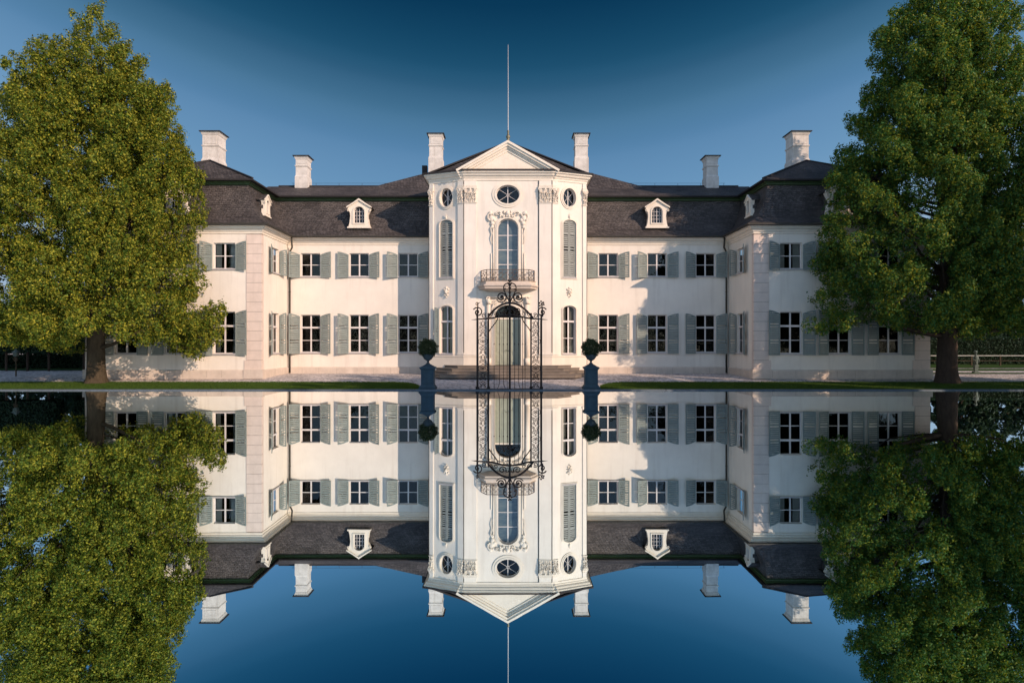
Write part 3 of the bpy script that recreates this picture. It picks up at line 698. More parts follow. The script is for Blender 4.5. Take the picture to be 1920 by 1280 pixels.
# dormers
def dormer(x, y, rz, parent):
    """cream dormer with arched window and gabled slate top; front plane at y=0"""
    z0 = 10.42
    out = [(-.88, 0), (.88, 0), (.88, .10), (.80, .14), (.74, .5), (.70, .95), (.74, 1.30), (.90, 1.50), (.92, 1.62), (.5, 1.86), (.22, 2.10), (0, 2.22), (-.22, 2.10), (-.5, 1.86), (-.92, 1.62), (-.90, 1.50), (-.74, 1.30), (-.70, .95), (-.74, .5), (-.80, .14), (-.88, .10)]
    out = [(a, b_+z0) for a, b_ in out]
    hole = shape('arch', .84, z0+.36, z0+1.68, 0, .42)
    mb = MB()
    # front plate: ray-cast hole onto outline
    def ray(p):
        cx, cz = 0, z0+1.0; dx, dz = p[0]-cx, p[1]-cz; best = None
        for (x1, z1), (x2, z2) in zip(out, out[1:]+out[:1]):
            ex, ez = x2-x1, z2-z1; den = dx*ez-dz*ex
            if abs(den) < 1e-9: continue
            t = ((x1-cx)*ez-(z1-cz)*ex)/den; u = ((x1-cx)*dz-(z1-cz)*dx)/den
            if t > 0 and -1e-6 <= u <= 1+1e-6 and (best is None or t < best): best = t
        return (cx+dx*best, cz+dz*best)
    hh = []
    for (a, b_), (c_, d_) in zip(hole, hole[1:]+hole[:1]):
        k = 6 if abs(a-c_)+abs(b_-d_) > .3 else 1
        hh += [(a+(c_-a)*i/k, b_+(d_-b_)*i/k) for i in range(k)]
    oo = [ray(p) for p in hh]
    mb.strip(oo, hh, -.12, -.12); mb.strip(oo, oo, .3, -.12); mb.strip(hh, hh, -.12, .12)
    A = [(a, b_) for a, b_ in shape('arch', .84, z0+.36, z0+1.68, -.10, .42)]; B = shape('arch', .84, z0+.36, z0+1.68, -.004, .42); ring(mb, A, B, -.17, -.12)
    for s_ in (-1, 1):
        pts = [(s_*.98, z0+1.58), (s_*.98, z0+1.68), (s_*.5, z0+1.98), (0, z0+2.34), (0, z0+2.20), (s_*.5, z0+1.86)]
        if s_ > 0: pts = pts[::-1]
        mb.prism(pts, -.24, .0)
        mb.tube(y3(spiral(s_*.84, z0+1.38, .10, .03, pi/2, pi/2-s_*2*pi, 12), -.15), .03, 5)
    mb.box(-.92, .92, -.20, .1, z0-.06, z0+.06)
    d_ = mb.build('dormer', 'trim', parent); d_.location = (x, y, 0); d_.rotation_euler[2] = rz
    return d_, hole, z0
def dormer_full(x, y, rz, sgn):
    root = roofs[sgn]
    d_, hole, z0 = dormer(x, y, rz, palace)
    d_.location = Vector((x, y, 0))-PO
    mb = MB()
    mb.prism([(-.72, z0), (.72, z0), (.72, z0+1.6), (-.72, z0+1.6)], .12, 1.75)
    cheeks = mb.build('dormer_cheeks', 'slate', d_)
    mb = MB(); mb.prism([(-1.0, z0+1.60), (-1.0, z0+1.70), (-.5, z0+2.02), (0, z0+2.37), (.5, z0+2.02), (1.0, z0+1.70), (1.0, z0+1.60)], -.10, 1.7); mb.build('dormer_roof', 'slate', d_)
    mb = MB(); ring(mb, shape('arch', .84, z0+.36, z0+1.68, .002, .42), shape('arch', .84, z0+.36, z0+1.68, .045, .42), .02, .08)
    mb.box(-.018, .018, .03, .08, z0+.38, z0+1.66)
    for xx in (-.22, .22): mb.box(xx-.012, xx+.012, .035, .08, z0+.38, z0+1.5)
    for zz in (.70, 1.0, 1.3): mb.box(-.42, .42, .035, .078, z0+zz-.012, z0+zz+.012)
    mb.build('window_frame', 'frame', d_)
    MB().add(y3(hole, .07), [tuple(range(len(hole)))]).build('pane', 'glass', d_)
    MB().add([(-.5, .11, z0+.3), (.5, .11, z0+.3), (.5, .11, z0+1.75), (-.5, .11, z0+1.75)], [(0, 1, 2, 3)]).build('dark_room_sheet', 'interior', d_)  # near-black sheet close behind the pane, stands for the unlit room
    return d_
for sgn in (-1, 1):
    for xd, yd in ((sgn*10.38, YR+.26), (sgn*20.65, YP+.26)):
        d_ = dormer_full(xd, yd, 0, sgn); d_.scale = (.88, 1, .86); d_.location.z = 10.52-.86*10.42-G
    d_ = dormer_full(sgn*(XP0+.62), SY+.15, -sgn*pi/2, sgn); d_.scale = (.62, .6, .62); d_.location.z = 10.82-.62*10.42-G

# downpipes
for sgn in (-1, 1):
    x = sgn*(XP0-.18)
    mb = MB(); mb.tube([(x-sgn*.25, YR-.50, EAVE+.42), (x-sgn*.25, YR-.48, EAVE+.1), (x-sgn*.22, YR-.3, EAVE-.25), (x, YR-.12, EAVE-.55), (x, YR-.12, .42)], .062, 8)
    for z in (2, 4, 6, 8): mb.lathe([(.06, z), (.078, z), (.078, z+.05), (.06, z+.05)], x, YR-.12, 8)
    pb(mb, 'downpipe', 'pipe', None, True)
    x = sgn*(XO+.14); mb = MB(); mb.tube([(x, YR-.14, EAVE+.3), (x, YR-.14, .42)], .075, 8); pb(mb, 'downpipe', 'pipe', None, True)
for x, y, z1 in ((-XF, YF-.05, 13.0), (XF, YF-.05, 13.0), (XF-.86, YF-.02, 13.0), (-XO-.03, YO-.05, 13.0), (XO+.03, YO-.05, 13.0)):
    pb(MB().tube([(x, y, z1), (x, y, .5)], .022, 5), 'thin_dark_tube', 'pipe')  # thin dark vertical tubes down the bay corners and one pilaster edge
# ---- balcony and ornaments
BALP = [(-1.85, YF), (-1.42, YF-.92), (1.42, YF-.92), (1.85, YF)]
mb = MB(); prof = [(-.62, 5.80), (-.40, 5.84), (-.28, 5.90), (-.10, 5.92), (.05, 5.96), (.05, 6.05), (.14, 6.12), (.14, 6.20), (-.02, 6.24), (-.06, 6.40), (.0, 6.45)]
sweep(mb, prof, BALP)
mb.add([(-1.85, YF, 6.45), (-1.42, YF-.92, 6.45), (1.42, YF-.92, 6.45), (1.85, YF, 6.45)], [(0, 1, 2, 3)])
mb.add([(-1.4, YF, 5.81), (-.95, YF-.35, 5.81), (.95, YF-.35, 5.81), (1.4, YF, 5.81)], [(3, 2, 1, 0)])
bal = pb(mb, 'balcony', 'plinth')
mb = MB(); segs = [((-1.72, YF-.05), (-1.34, YF-.80)), ((-1.34, YF-.80), (1.34, YF-.80)), ((1.34, YF-.80), (1.72, YF-.05))]
for (a, b_) in segs:
    A = Vector((*a, 0)); B = Vector((*b_, 0)); L_ = (B-A).length; u = (B-A)/L_
    T = lambda s_, z: A+u*s_+Vector((0, 0, z))
    mb.tube([T(0, 7.16), T(L_, 7.16)], .026, 6); mb.tube([T(0, 6.52), T(L_, 6.52)], .02, 6); mb.tube([T(0, 7.04), T(L_, 7.04)], .011, 5)
    n = max(2, round(L_/.34)); 
    for i in range(n+1): mb.tube([T(L_*i/n, 6.46), T(L_*i/n, 7.18)], .014 if 0 < i < n else .024, 5)
    for i in range(n):
        c0 = L_*(i+.5)/n
        for (dx, dz, r_, a0, dr) in ((-.07, .30, .085, 0, 1), (.07, .16, .08, pi, 1), (.07, .42, .07, pi, -1), (-.08, .08, .05, 0, -1)):
            mb.tube([T(c0+x_, 6.52+z_) for x_, z_ in spiral(dx, dz, r_, .018, a0, a0+dr*3.2*pi, 18)], .010, 4)
mb.build('railing', 'rail', bal)
# ornament round the balcony door
mb = MB(); ro = random.Random(9)
for s_ in (-1, 1):
    mb.box(*sorted((s_*.98, s_*.88)), YF-.07, YF, 6.5, 9.9); mb.box(*sorted((s_*1.12, s_*1.03)), YF-.05, YF, 6.5, 8.3)
    for (dx, z, r_) in ((1.05, 10.55, .2), (1.0, 10.25, .14), (1.12, 10.9, .13), (.88, 10.45, .12), (1.0, 10.0, .10)):
        mb.lump((s_*dx, YF-.06, z), (r_, .09, r_*1.1), 8, 5)
    mb.tube([(s_*x_, YF-.10, z_) for x_, z_ in spiral(1.05, 10.7, .30, .06, -1.2, 4.6, 22)], [.055-.0015*i for i in range(23)], 6)
    mb.tube([(s_*x_, YF-.10, z_) for x_, z_ in spiral(.62, 10.86, .20, .05, 3.2, -2.0, 18)], .04, 6)
    mb.tube([(s_*x_, YF-.08, z_) for x_, z_ in ((.3, 10.72), (.5, 10.98), (.75, 10.95), (.92, 10.75))], .05, 6)
    mb.tube([(s_*x_, YF-.09, z_) for x_, z_ in ((1.0, 10.1), (1.12, 9.9), (1.02, 9.6), (1.1, 9.3), (1.0, 8.9))], [.05, .045, .035, .03, .02], 6)
for k in range(26):
    mb.lump((ro.uniform(-.5, .5), YF-.10, 10.80+ro.uniform(-.14, .22)), (ro.uniform(.04, .10), .08, ro.uniform(.04, .10)), 7, 4)
mb.lump((0, YF-.12, 10.9), (.14, .1, .16), 8, 5)
pb(mb, 'window_ornament', 'trim', None, True)
# portal dressing
mb = MB()
for s_ in (-1, 1):
    mb.box(*sorted((s_*1.12, s_*1.38)), YF-.12, YF, 1.06, 5.3); mb.box(*sorted((s_*1.08, s_*1.42)), YF-.16, YF, 1.06, 1.5)
    mb.box(*sorted((s_*1.06, s_*1.44)), YF-.18, YF, 5.02, 5.12)
    mb.tube([(s_*x_, YF-.22, z_) for x_, z_ in spiral(1.25, 5.36, .16, .03, -1.5, 5.5, 20)], .04, 6); mb.lump((s_*1.25, YF-.2, 5.2), (.14, .12, .2), 7, 5)
    mb.tube([(s_*x_, YF-.14, z_) for x_, z_ in spiral(.78, 5.12, .17, .03, 0, 6.5, 20)], .035, 6)
    mb.tube([(s_*x_, YF-.14, z_) for x_, z_ in ((1.05, 4.5), (1.0, 4.8), (.9, 5.05), (.6, 5.22), (.3, 5.3))], .05, 6)
for k in range(12): mb.lump((ro.uniform(-.28, .28), YF-.16, 5.2+ro.uniform(-.1, .22)), (.07, .08, .08), 7, 4)
mb.box(-1.46, 1.46, YF-.2, YF, 5.42, 5.54)
pb(mb, 'portal_ornament', 'trim', None, True)
# carved masks between the facet windows, keystones over shuttered ones
for sgn in (-1, 1):
    fx, fy, ft = facet(sgn); mb = MB()
    mb.lump((0, -.05, 5.85), (.13, .13, .18), 10, 6); mb.lump((0, -.17, 5.84), (.03, .05, .05), 6, 4)
    for a, b_, r_ in ((-.15, 6.0, .09), (.15, 6.0, .09), (0, 6.08, .12), (-.12, 5.65, .07), (.1, 5.62, .07), (0, 5.52, .06), (-.17, 5.8, .05), (.17, 5.82, .05)): mb.lump((a*.95, -.04, b_), (r_*.8, .08, r_*.9), 7, 4)
    for s_ in (-1, 1): mb.lump((s_*.05, -.165, 5.9), (.02, .02, .015), 6, 4)
    o = mb.build('carved_mask', 'trim', palace, True); o.location = Vector((fx, fy, 0))-PO; o.rotation_euler[2] = ft
    mb = MB(); mb.lump((0, -.08, 10.72), (.05, .06, .12), 7, 5); mb.lump((0, -.09, 10.88), (.03, .03, .07), 6, 4)
    o = mb.build('keystone', 'trim', palace, True); o.location = Vector((fx, fy, 0))-PO; o.rotation_euler[2] = ft
# entrance steps
steps = MB()
for i in range(4):
    e = .42*(3-i); z1 = G+.17*(i+1)
    xs_ = [(-4.5-e*.8, YO-.1), (-3.2-e*.8, YF-.65-e), (3.2+e*.8, YF-.65-e), (4.5+e*.8, YO-.1)]
    n = 4; steps.add([(x, y, z1-.17-(.05 if i == 0 else 0)) for x, y in xs_]+[(x, y, z1-.035) for x, y in xs_], [(0, 1, 5, 4), (1, 2, 6, 5), (2, 3, 7, 6)])
    nx = [(-4.53-e*.8, YO-.1), (-3.22-e*.8, YF-.69-e), (3.22+e*.8, YF-.69-e), (4.53+e*.8, YO-.1)]
    steps.add([(x, y, z1-.035) for x, y in nx]+[(x, y, z1) for x, y in nx], [(0, 1, 5, 4), (1, 2, 6, 5), (2, 3, 7, 6), (4, 5, 6, 7), (0, 3, 2, 1)])
pb(steps, 'entrance_steps', 'step')

# ================================================================ gate
YG = 36.3
GO = Vector((CAMX+(956-960)*YG/1280, YG, .07))
gate = empty('wrought_iron_gate', GO)
tag(gate, 'tall black wrought iron gate with scrollwork crest standing at the pool edge', 'gate')
def g2(x, y): X, Z = px(x, y, YG); return (X-GO.x, Z-GO.z)
def gp(pts, y=0): return [(a, y, b_) for a, b_ in [g2(*p) for p in pts]]
def gs(cx, cy, r0, r1, a0, a1, n=22): return gp([(cx+(r0+(r1-r0)*i/n)*cos(a0+(a1-a0)*i/n), cy-(r0+(r1-r0)*i/n)*sin(a0+(a1-a0)*i/n)) for i in range(n+1)])
def bez(p0, p1, p2, p3, n=12):
    return [tuple((1-t)**3*p0[k]+3*(1-t)**2*t*p1[k]+3*(1-t)*t*t*p2[k]+t**3*p3[k] for k in (0, 1)) for t in [i/n for i in range(n+1)]]
bot = 731.5
for x_, w_, top in ((895, .048, 592), (916, .042, 590), (995.6, .042, 590), (1015, .048, 592)):
    X, Z = g2(x_, top); mb = MB(); mb.box(X-w_, X+w_, -w_, w_, -.05, Z); mb.lump((X, 0, Z+.03), (w_*1.5, w_*1.5, .07), 8, 5)
    mb.box(X-w_*1.8, X+w_*1.8, -w_*1.8, w_*1.8, -.05, .12); mb.build('post', 'iron', gate)
X, Z = g2(955.8, 560); mb = MB(); mb.box(X-.055, X+.055, -.05, .05, .0, Z); mb.tube([(X, 0, Z), (X, 0, g2(0, 536)[1]), (X, 0, g2(0, 526)[1])], [.05, .04, .01], 8)
for yy in (534, 540, 548, 556, 590): mb.lump((X, 0, g2(0, yy)[1]), (.09, .07, .05), 8, 4)
mb.build('centre_stile', 'iron', gate)
for x_, top in ((926.5, 596), (936.5, 594), (944, 592.5), (951, 592), (965, 592), (972.5, 592.5), (980, 594), (984.5, 596)):
    foot = {936.5: (933.5), 944: 947, 972.5: 975}.get(x_, x_)
    mb = MB(); mb.tube(gp([(x_, top), (x_, 716), (x_+(foot-x_)*.3, 722), (foot, 727), (foot, 729)]), .017, 6); mb.lump((g2(x_, 0)[0], 0, g2(0, 645)[1]), (.03, .03, .05), 6, 4); mb.build('bar', 'iron', gate)
mb = MB()
mb.tube(gp([(884, 599.5), (897, 598.5), (1015, 598.5), (1026, 599.5)][:2]), [.008, .04], 6); mb.tube(gp([(1014, 598.5), (1027, 599.3)]), [.04, .008], 6)
mb.tube(gp([(895, 598.3), (916, 597.5)]), .042, 6); mb.tube(gp([(995, 597.5), (1015, 598.3)]), .042, 6)
mb.tube(gp(bez((916, 597), (932, 596), (940, 590), (956, 590.5))+bez((956, 590.5), (972, 590), (980, 596), (996, 597))[1:]), .05, 6)
mb.tube(gp(bez((915, 594), (926, 580), (938, 568), (956, 568))+bez((956, 568), (974, 568), (986, 580), (1000, 597))[1:]), .06, 6)
mb.tube(gp(bez((916, 624), (920, 612), (932, 606), (934, 594))), .03, 6); mb.tube(gp(bez((996, 624), (992, 612), (980, 606), (978, 594))), .03, 6)
mb.build('arch_rail', 'iron', gate)
mb = MB(); mb.box(g2(895, 0)[0], g2(1015, 0)[0], -.04, .04, g2(0, 731)[1], g2(0, 728.2)[1]); mb.build('bottom_rail', 'iron', gate)
mb = MB()
for s_ in (-1, 1):
    c = lambda x_: 956+s_*x_
    def sp(cx, cy, r0, r1, a0, a1, rad=.03):
        pts = [(cx+(r0+(r1-r0)*i/26)*cos(a0+(a1-a0)*i/26), cy-(r0+(r1-r0)*i/26)*sin(a0+(a1-a0)*i/26)) for i in range(27)]
        mb.tube(gp([(956+s_*p, q) for p, q in pts]), rad, 6)
    # big crown loops, paired volutes
    mb.tube(gp([(956+s_*p, q) for p, q in bez((1, 566), (6, 552), (20, 536), (5, 531))+bez((5, 531), (2, 530), (0, 532), (0, 536), 5)[1:]]), .034, 6)
    sp(16, 557, 9.5, 2.2, 4.0, 4.0-2*pi*1.45, .038); mb.lump(gp([(c(16), 557)])[0], (.07, .05, .07), 8, 5)
    mb.tube(gp([(956+s_*p, q) for p, q in bez((10, 564), (14, 569), (22, 566), (25, 561))]), .03, 6)
    # between the arches
    sp(14, 582, 7.5, 1.5, 2.6, 2.6+2*pi*1.4, .03); sp(27, 589, 4.6, 1.0, .4, .4+2*pi*1.3, .022); sp(4.5, 580, 4, 1, -1, 4, .02)
    mb.tube(gp([(956+s_*p, q) for p, q in bez((34, 582), (31, 586), (33, 592), (37, 594))]), .025, 6)
    # side finials
    sp(60, 585, 9.5, 2.4, .5, .5+2*pi*1.3, .036); mb.lump(gp([(c(60), 585.5)])[0], (.07, .05, .07), 8, 5)
    sp(48, 592, 5.0, 1.2, 2.4, 2.4-2*pi*1.35, .026)
    mb.tube(gp([(956+s_*p, q) for p, q in ((61, 594), (61, 582), (60, 574), (60.5, 568))]), [.05, .045, .035, .03], 6)
    sp(61, 569, 3.2, .8, -1.5, 4.5, .022)
    if s_ < 0: mb.tube(gp([(895, 571), (898, 568), (900.5, 566)]), [.03, .02, .006], 5)
    else:
        for dx, dy in ((0, 0), (-4, -2), (3, -3), (-1, -5), (4, 1), (-3, 3)): mb.lump(gp([(1015.5+dx, 570+dy)])[0], (.055, .03, .05), 6, 4)
    mb.tube(gp([(956+s_*p, q) for p, q in bez((36, 597), (40, 590), (44, 600), (52, 597))]), .022, 6)
for dx, dy in ((-3, 0), (3, 0), (0, -3), (-2, -5), (2, -5), (0, 2)): mb.lump(gp([(955.8+dx, 531+dy)])[0], (.05, .04, .06), 6, 4)
for dx, dy in ((-9, 0), (-11, 3), (9, 1), (12, 3)): mb.lump(gp([(956+dx, 541+dy)])[0], (.04, .03, .05), 6, 4)
mb.build('crest_scrollwork', 'iron', gate)
for cx in (905.5, 1004.5):
    mb = MB(); hw = 8.6; r_ = .0155
    ys = [602, 617, 632, 648, 665, 682, 699, 714, 728]
    mb.tube(gp([(cx-hw, 601), (cx-hw, 728)]), .012, 4); mb.tube(gp([(cx+hw, 601), (cx+hw, 728)]), .012, 4)
    for i, (a, b_) in enumerate(zip(ys, ys[1:])):
        m_ = (a+b_)/2; hh = (b_-a)/2
        for s_ in (-1, 1):
            def tb(pts, rr=r_): mb.tube(gp([(cx+s_*p, q) for p, q in pts]), rr, 5)
            if i % 3 == 2:      # lozenge with small c scrolls
                tb(bez((0, a+.5), (hw*.5, a+2), (hw*1.1, m_-3), (hw*.95, m_)) + bez((hw*.95, m_), (hw*1.1, m_+3), (hw*.5, b_-2), (0, b_-.5))[1:])
                tb([(3.3+ (2.8-2.2*k/14)*cos(pi*.9-2*pi*1.2*k/14), m_-1+(3.4-2.6*k/14)*sin(pi*.9-2*pi*1.2*k/14)) for k in range(15)])
                tb(bez((1, m_+5), (2, m_+1), (1, m_-3), (0, m_-5)), .010)
            else:
                k0 = 1 if i % 2 else -1
                tb([(4.2+(3.9-3.2*k/20)*cos(pi/2*k0+k0*2*pi*1.35*k/20), m_-k0*hh*.42+(3.9-3.2*k/20)*sin(pi/2*k0+k0*2*pi*1.35*k/20)) for k in range(21)])
                tb([(4.4+(2.9-2.3*k/16)*cos(-pi/2*k0-k0*2*pi*1.25*k/16), m_+k0*hh*.5+(2.9-2.3*k/16)*sin(-pi/2*k0-k0*2*pi*1.25*k/16)) for k in range(17)])
                tb(bez((0, a), (hw*.9, a+hh*.5), (-1, m_+hh*.3), (hw*.9, b_)), .012)
        mb.lump(gp([(cx, a)])[0], (.035, .03, .035), 6, 4)
        mb.lump(gp([(cx, m_)])[0], (.022, .03, .05), 6, 4)
    mb.build('scroll_panel', 'iron', gate)

# ================================================================ foliage
def leaves_mesh(name, C, Nrm, size, matn, parent=None, aspect=.55, spread=1.0):
    """C: (n,3) leaf centres; Nrm: preferred normals; makes one folded-free quad per leaf"""
    n = len(C); rn = RS.normal(size=(n, 3))*spread+Nrm; rn /= np.linalg.norm(rn, axis=1)[:, None]+1e-9
    t = RS.normal(size=(n, 3)); t -= rn*np.sum(t*rn, 1)[:, None]; t /= np.linalg.norm(t, axis=1)[:, None]+1e-9
    b_ = np.cross(rn, t); s_ = size*RS.uniform(.65, 1.25, n)[:, None]
    V = np.empty((n, 4, 3)); V[:, 0] = C-t*s_*.5; V[:, 1] = C+b_*s_*.5*aspect+t*s_*.05; V[:, 2] = C+t*s_*.5; V[:, 3] = C-b_*s_*.5*aspect+t*s_*.05
    me = bpy.data.meshes.new(name); me.vertices.add(4*n); me.vertices.foreach_set('co', V.reshape(-1).astype(np.float32))
    me.loops.add(4*n); me.loops.foreach_set('vertex_index', np.arange(4*n, dtype=np.int32))
    me.polygons.add(n); me.polygons.foreach_set('loop_start', np.arange(0, 4*n, 4, dtype=np.int32))
    me.materials.append(M[matn]); me.update(calc_edges=True)
    o = bpy.data.objects.new(name, me); COL.objects.link(o)
    if parent: o.parent = parent
    return o

def tree(name, loc, prof, label, cat, leafm, barkm, nleaf, size, trunk_r, trunk_top, seed, nplume=420, lean=(0, 0), asym=None, limbs=None, low_branch=None, group=None, inner=.38, low_cut=0.0, extra=None, clip=None, rscale=1.0, sprig=20, jit=.24):
    """prof: list of (height above base, radius)"""
    rs = np.random.RandomState(seed); root = empty(name, loc); tag(root, label, cat, group)
    hz = np.array([p[0] for p in prof]); hr = np.array([p[1] for p in prof]); Hmin, Hmax = hz[0], hz[-1]
    zz = np.linspace(Hmin, Hmax, 400); w_ = np.interp(zz, hz, hr)+.25; cdf = np.cumsum(w_); cdf /= cdf[-1]
    u = (np.arange(nplume)+rs.uniform(0, 1, nplume))/nplume; pz = np.interp(u, cdf, zz); th = np.arange(nplume)*2.39996+rs.uniform(-.5, .5, nplume)
    isin = rs.uniform(0, 1, nplume) < inner
    R = np.interp(pz, hz, hr)*rscale
    lob = 1+.05*np.sin(3*th+seed)+.04*np.sin(5*th+2*seed+pz*.7)
    if asym is not None: lob = lob*asym(th, pz)
    rho = np.where(isin, rs.uniform(.35, .7, nplume), rs.uniform(.74, .99, nplume)); rr = R*lob*rho
    P = np.stack([np.cos(th)*rr+lean[0]*pz/Hmax, np.sin(th)*rr+lean[1]*pz/Hmax, pz], 1)
    if extra:
        P[:len(extra)*2] = np.repeat(np.array(extra, float), 2, 0)+rs.normal(size=(len(extra)*2, 3))*.42; q = len(extra)*2; th[:q] = np.arctan2(P[:q, 1], P[:q, 0]); pz = P[:, 2].copy()
    out = np.stack([np.cos(th), np.sin(th), np.zeros(nplume)], 1)
    slope = np.clip(1.1-(pz-Hmin)/(Hmax-Hmin)*.2, .4, 1.2)
    ax = out*rs.uniform(.45, .95, nplume)[:, None]+np.array([0, 0, 1])*(rs.uniform(.35, 1.1, nplume))[:, None]; low = (pz-Hmin) < 1.6
    ax[low, 2] = rs.uniform(-.45, .25, low.sum()); ax /= np.linalg.norm(ax, axis=1)[:, None]
    Ln = rs.uniform(.8, 1.9, nplume)*np.clip(R/4, .45, 1.1); Wd = rs.uniform(.36, .66, nplume)*np.clip(R/3.5, .5, 1.15)
    if extra: Wd[:len(extra)*2] *= .62; Ln[:len(extra)*2] *= .9
    per = rs.multinomial(nleaf, (Ln*Wd)/np.sum(Ln*Wd)); idx = np.repeat(np.arange(nplume), per); n = len(idx)
    t = rs.beta(1.5, 1.2, n)                     # along plume 0..1
    taper = np.sqrt(np.clip(1-(2*t-.85)**2/1.4, .05, 1))
    d = rs.normal(size=(n, 3)); d -= ax[idx]*np.sum(d*ax[idx], 1)[:, None]; d /= np.linalg.norm(d, axis=1)[:, None]
    rad = Wd[idx]*taper*rs.uniform(.30, 1.0, n)**.4*(1+.13*rs.normal(size=n))
    # sprigs: quantise to twig positions so leaves bunch
    C = P[idx]+ax[idx]*((t-.45)*Ln[idx]*1.25)[:, None]+d*rad[:, None]
    order = np.argsort(idx*1.0+rs.uniform(0, .99, n)); grp = np.empty(n, int); grp[order] = np.arange(n)//sprig
    first = np.zeros(grp.max()+1, int); first[grp] = np.arange(n); cen = C[first[grp]]; off = rs.normal(size=(n, 3)); off /= np.linalg.norm(off, axis=1)[:, None]
    sz = rs.uniform(.6, 1.35, grp.max()+1)[grp][:, None]; off = off*rs.uniform(.35, 1, n)[:, None]*jit*sz*np.array([1, 1, 1.25]); C = cen+off
    nrm = off/jit*1.1+d*.5+ax[idx]*.25+np.array([0, 0, .35])
    keep = C[:, 2] > low_cut
    if clip is not None: keep &= ~((C[:, 1]+loc[1] > clip[0]) & (np.abs(C[:, 0]+loc[0]) < clip[1]) & (C[:, 2] < clip[2]))
    leaves_mesh('crown', C[keep], nrm[keep], size, leafm, root, spread=.42)
    # trunk and limbs
    mb = MB(); k = 14; rj_ = random.Random(seed)
    pts = []; rads = []
    for i in range(k+1):
        f = i/k; z = trunk_top*f; flare = 1+.95*math.exp(-z/.28)
        pts.append((lean[0]*z/Hmax+.06*sin(z*1.3+seed), lean[1]*z/Hmax, z-.12 if i == 0 else z)); rads.append(trunk_r*flare*(1-.88*f**.9)+.01)
    zs0 = [0, .12, .3, .55, .9]; fine = [(0, 0, zz_) for zz_ in zs0]
    nn_ = 16; vs = []; prof2 = []
    for z in [-.1, .05, .15, .3, .5, .8, 1.2, 1.8, 2.5, 3.3, 4.5, 6, 8, 10, 12, 14, 16, 18]:
        if z > trunk_top: break
        r0 = trunk_r*(1-.9*max(0, z)/trunk_top)+.015; fl = math.exp(-max(0, z)/.35)
        prof2.append(z)
        for j in range(nn_):
            a = 2*pi*j/nn_; rr_ = r0*(1+fl*(.22+.35*max(0, cos(a*5+seed))**2)+.05*sin(3*a+z*.8)+.03*sin(7*a+z*2))
            vs.append((lean[0]*max(0, z)/Hmax+rr_*cos(a), lean[1]*max(0, z)/Hmax+rr_*sin(a), z))
    mb.add(vs, [(i*nn_+j, i*nn_+(j+1) % nn_, (i+1)*nn_+(j+1) % nn_, (i+1)*nn_+j) for i in range(len(prof2)-1) for j in range(nn_)])
    mb.build('trunk', barkm, root, True)
    mb = MB(); sel = [i for i in rs.permutation(nplume) if P[i][2] > min(5.0, .3*Hmax)][:limbs or 90]
    for i in sel:
        e = Vector(P[i]); r_ = sqrt((e.x)**2+(e.y)**2); zs_ = max(2.7, min(trunk_top*.97, e.z-r_*.55)); s0 = Vector((lean[0]*zs_/Hmax, lean[1]*zs_/Hmax, zs_))
        m_ = s0.lerp(e, .5)+Vector((0, 0, -.12*r_ if e.z > zs_ else .1)); rb = trunk_r*(.30 if e.z > 5.5 else .13)*(1-zs_/(Hmax*1.08))+.012
        mb.tube([s0, s0.lerp(m_, .5)+Vector((0, 0, -.05)), m_, m_.lerp(e, .6), e], [rb, rb*.8, rb*.55, rb*.35, .008], 5)
    if low_branch:
        mb.tube(low_branch[0], low_branch[1], 8)
    mb.build('limbs', barkm, root)
    return root

# left tree
DL = 40.3; sL = 1280/DL; bx_, bz_ = px(180, 720, DL)
def zl(y): return CAMH+(640-y)/sL-.13
prof = [(zl(655), 4.2), (zl(640), 5.6), (zl(610), 6.8), (zl(520), 7.1), (zl(440), 6.9), (zl(337), 6.5), (zl(250), 5.7), (zl(188), 4.6), (zl(150), 3.9), (zl(103), 2.8), (zl(75), 2.0), (zl(50), 1.3), (zl(25), .6), (zl(10), .2)]
tree('deciduous_tree', (bx_, DL, .13), prof, 'broad olive green leafy tree with sunlit crown left of the palace', 'tree', 'leaf_l', 'bark', 600000, .14, .50, 17, 3, nplume=700, extra=[(4.2, -.4, 2.9), (5.0, -.3, 2.5), (5.9, -.2, 2.6), (5.6, .2, 3.3), (6.5, 0, 3.4), (6.7, -.3, 4.1), (5.4, -.6, 3.8), (6.2, -.5, 2.2), (7.0, .1, 3.9), (4.8, .3, 2.2)],
     low_branch=([(.35, -.1, 2.1), (1.2, -.35, 2.3), (2.2, -.5, 2.75), (3.4, -.5, 3.3)], [.13, .11, .09, .05]), group='great trees framing the palace', limbs=110, clip=(YP-.7, XP1+1, 13), rscale=.94, asym=lambda t, z: np.where(np.cos(t) > 0, 1-.10*np.cos(t)*np.clip((z-3)/4, 0, 1), 1.0)*(1-.22*np.sin(t)**2))
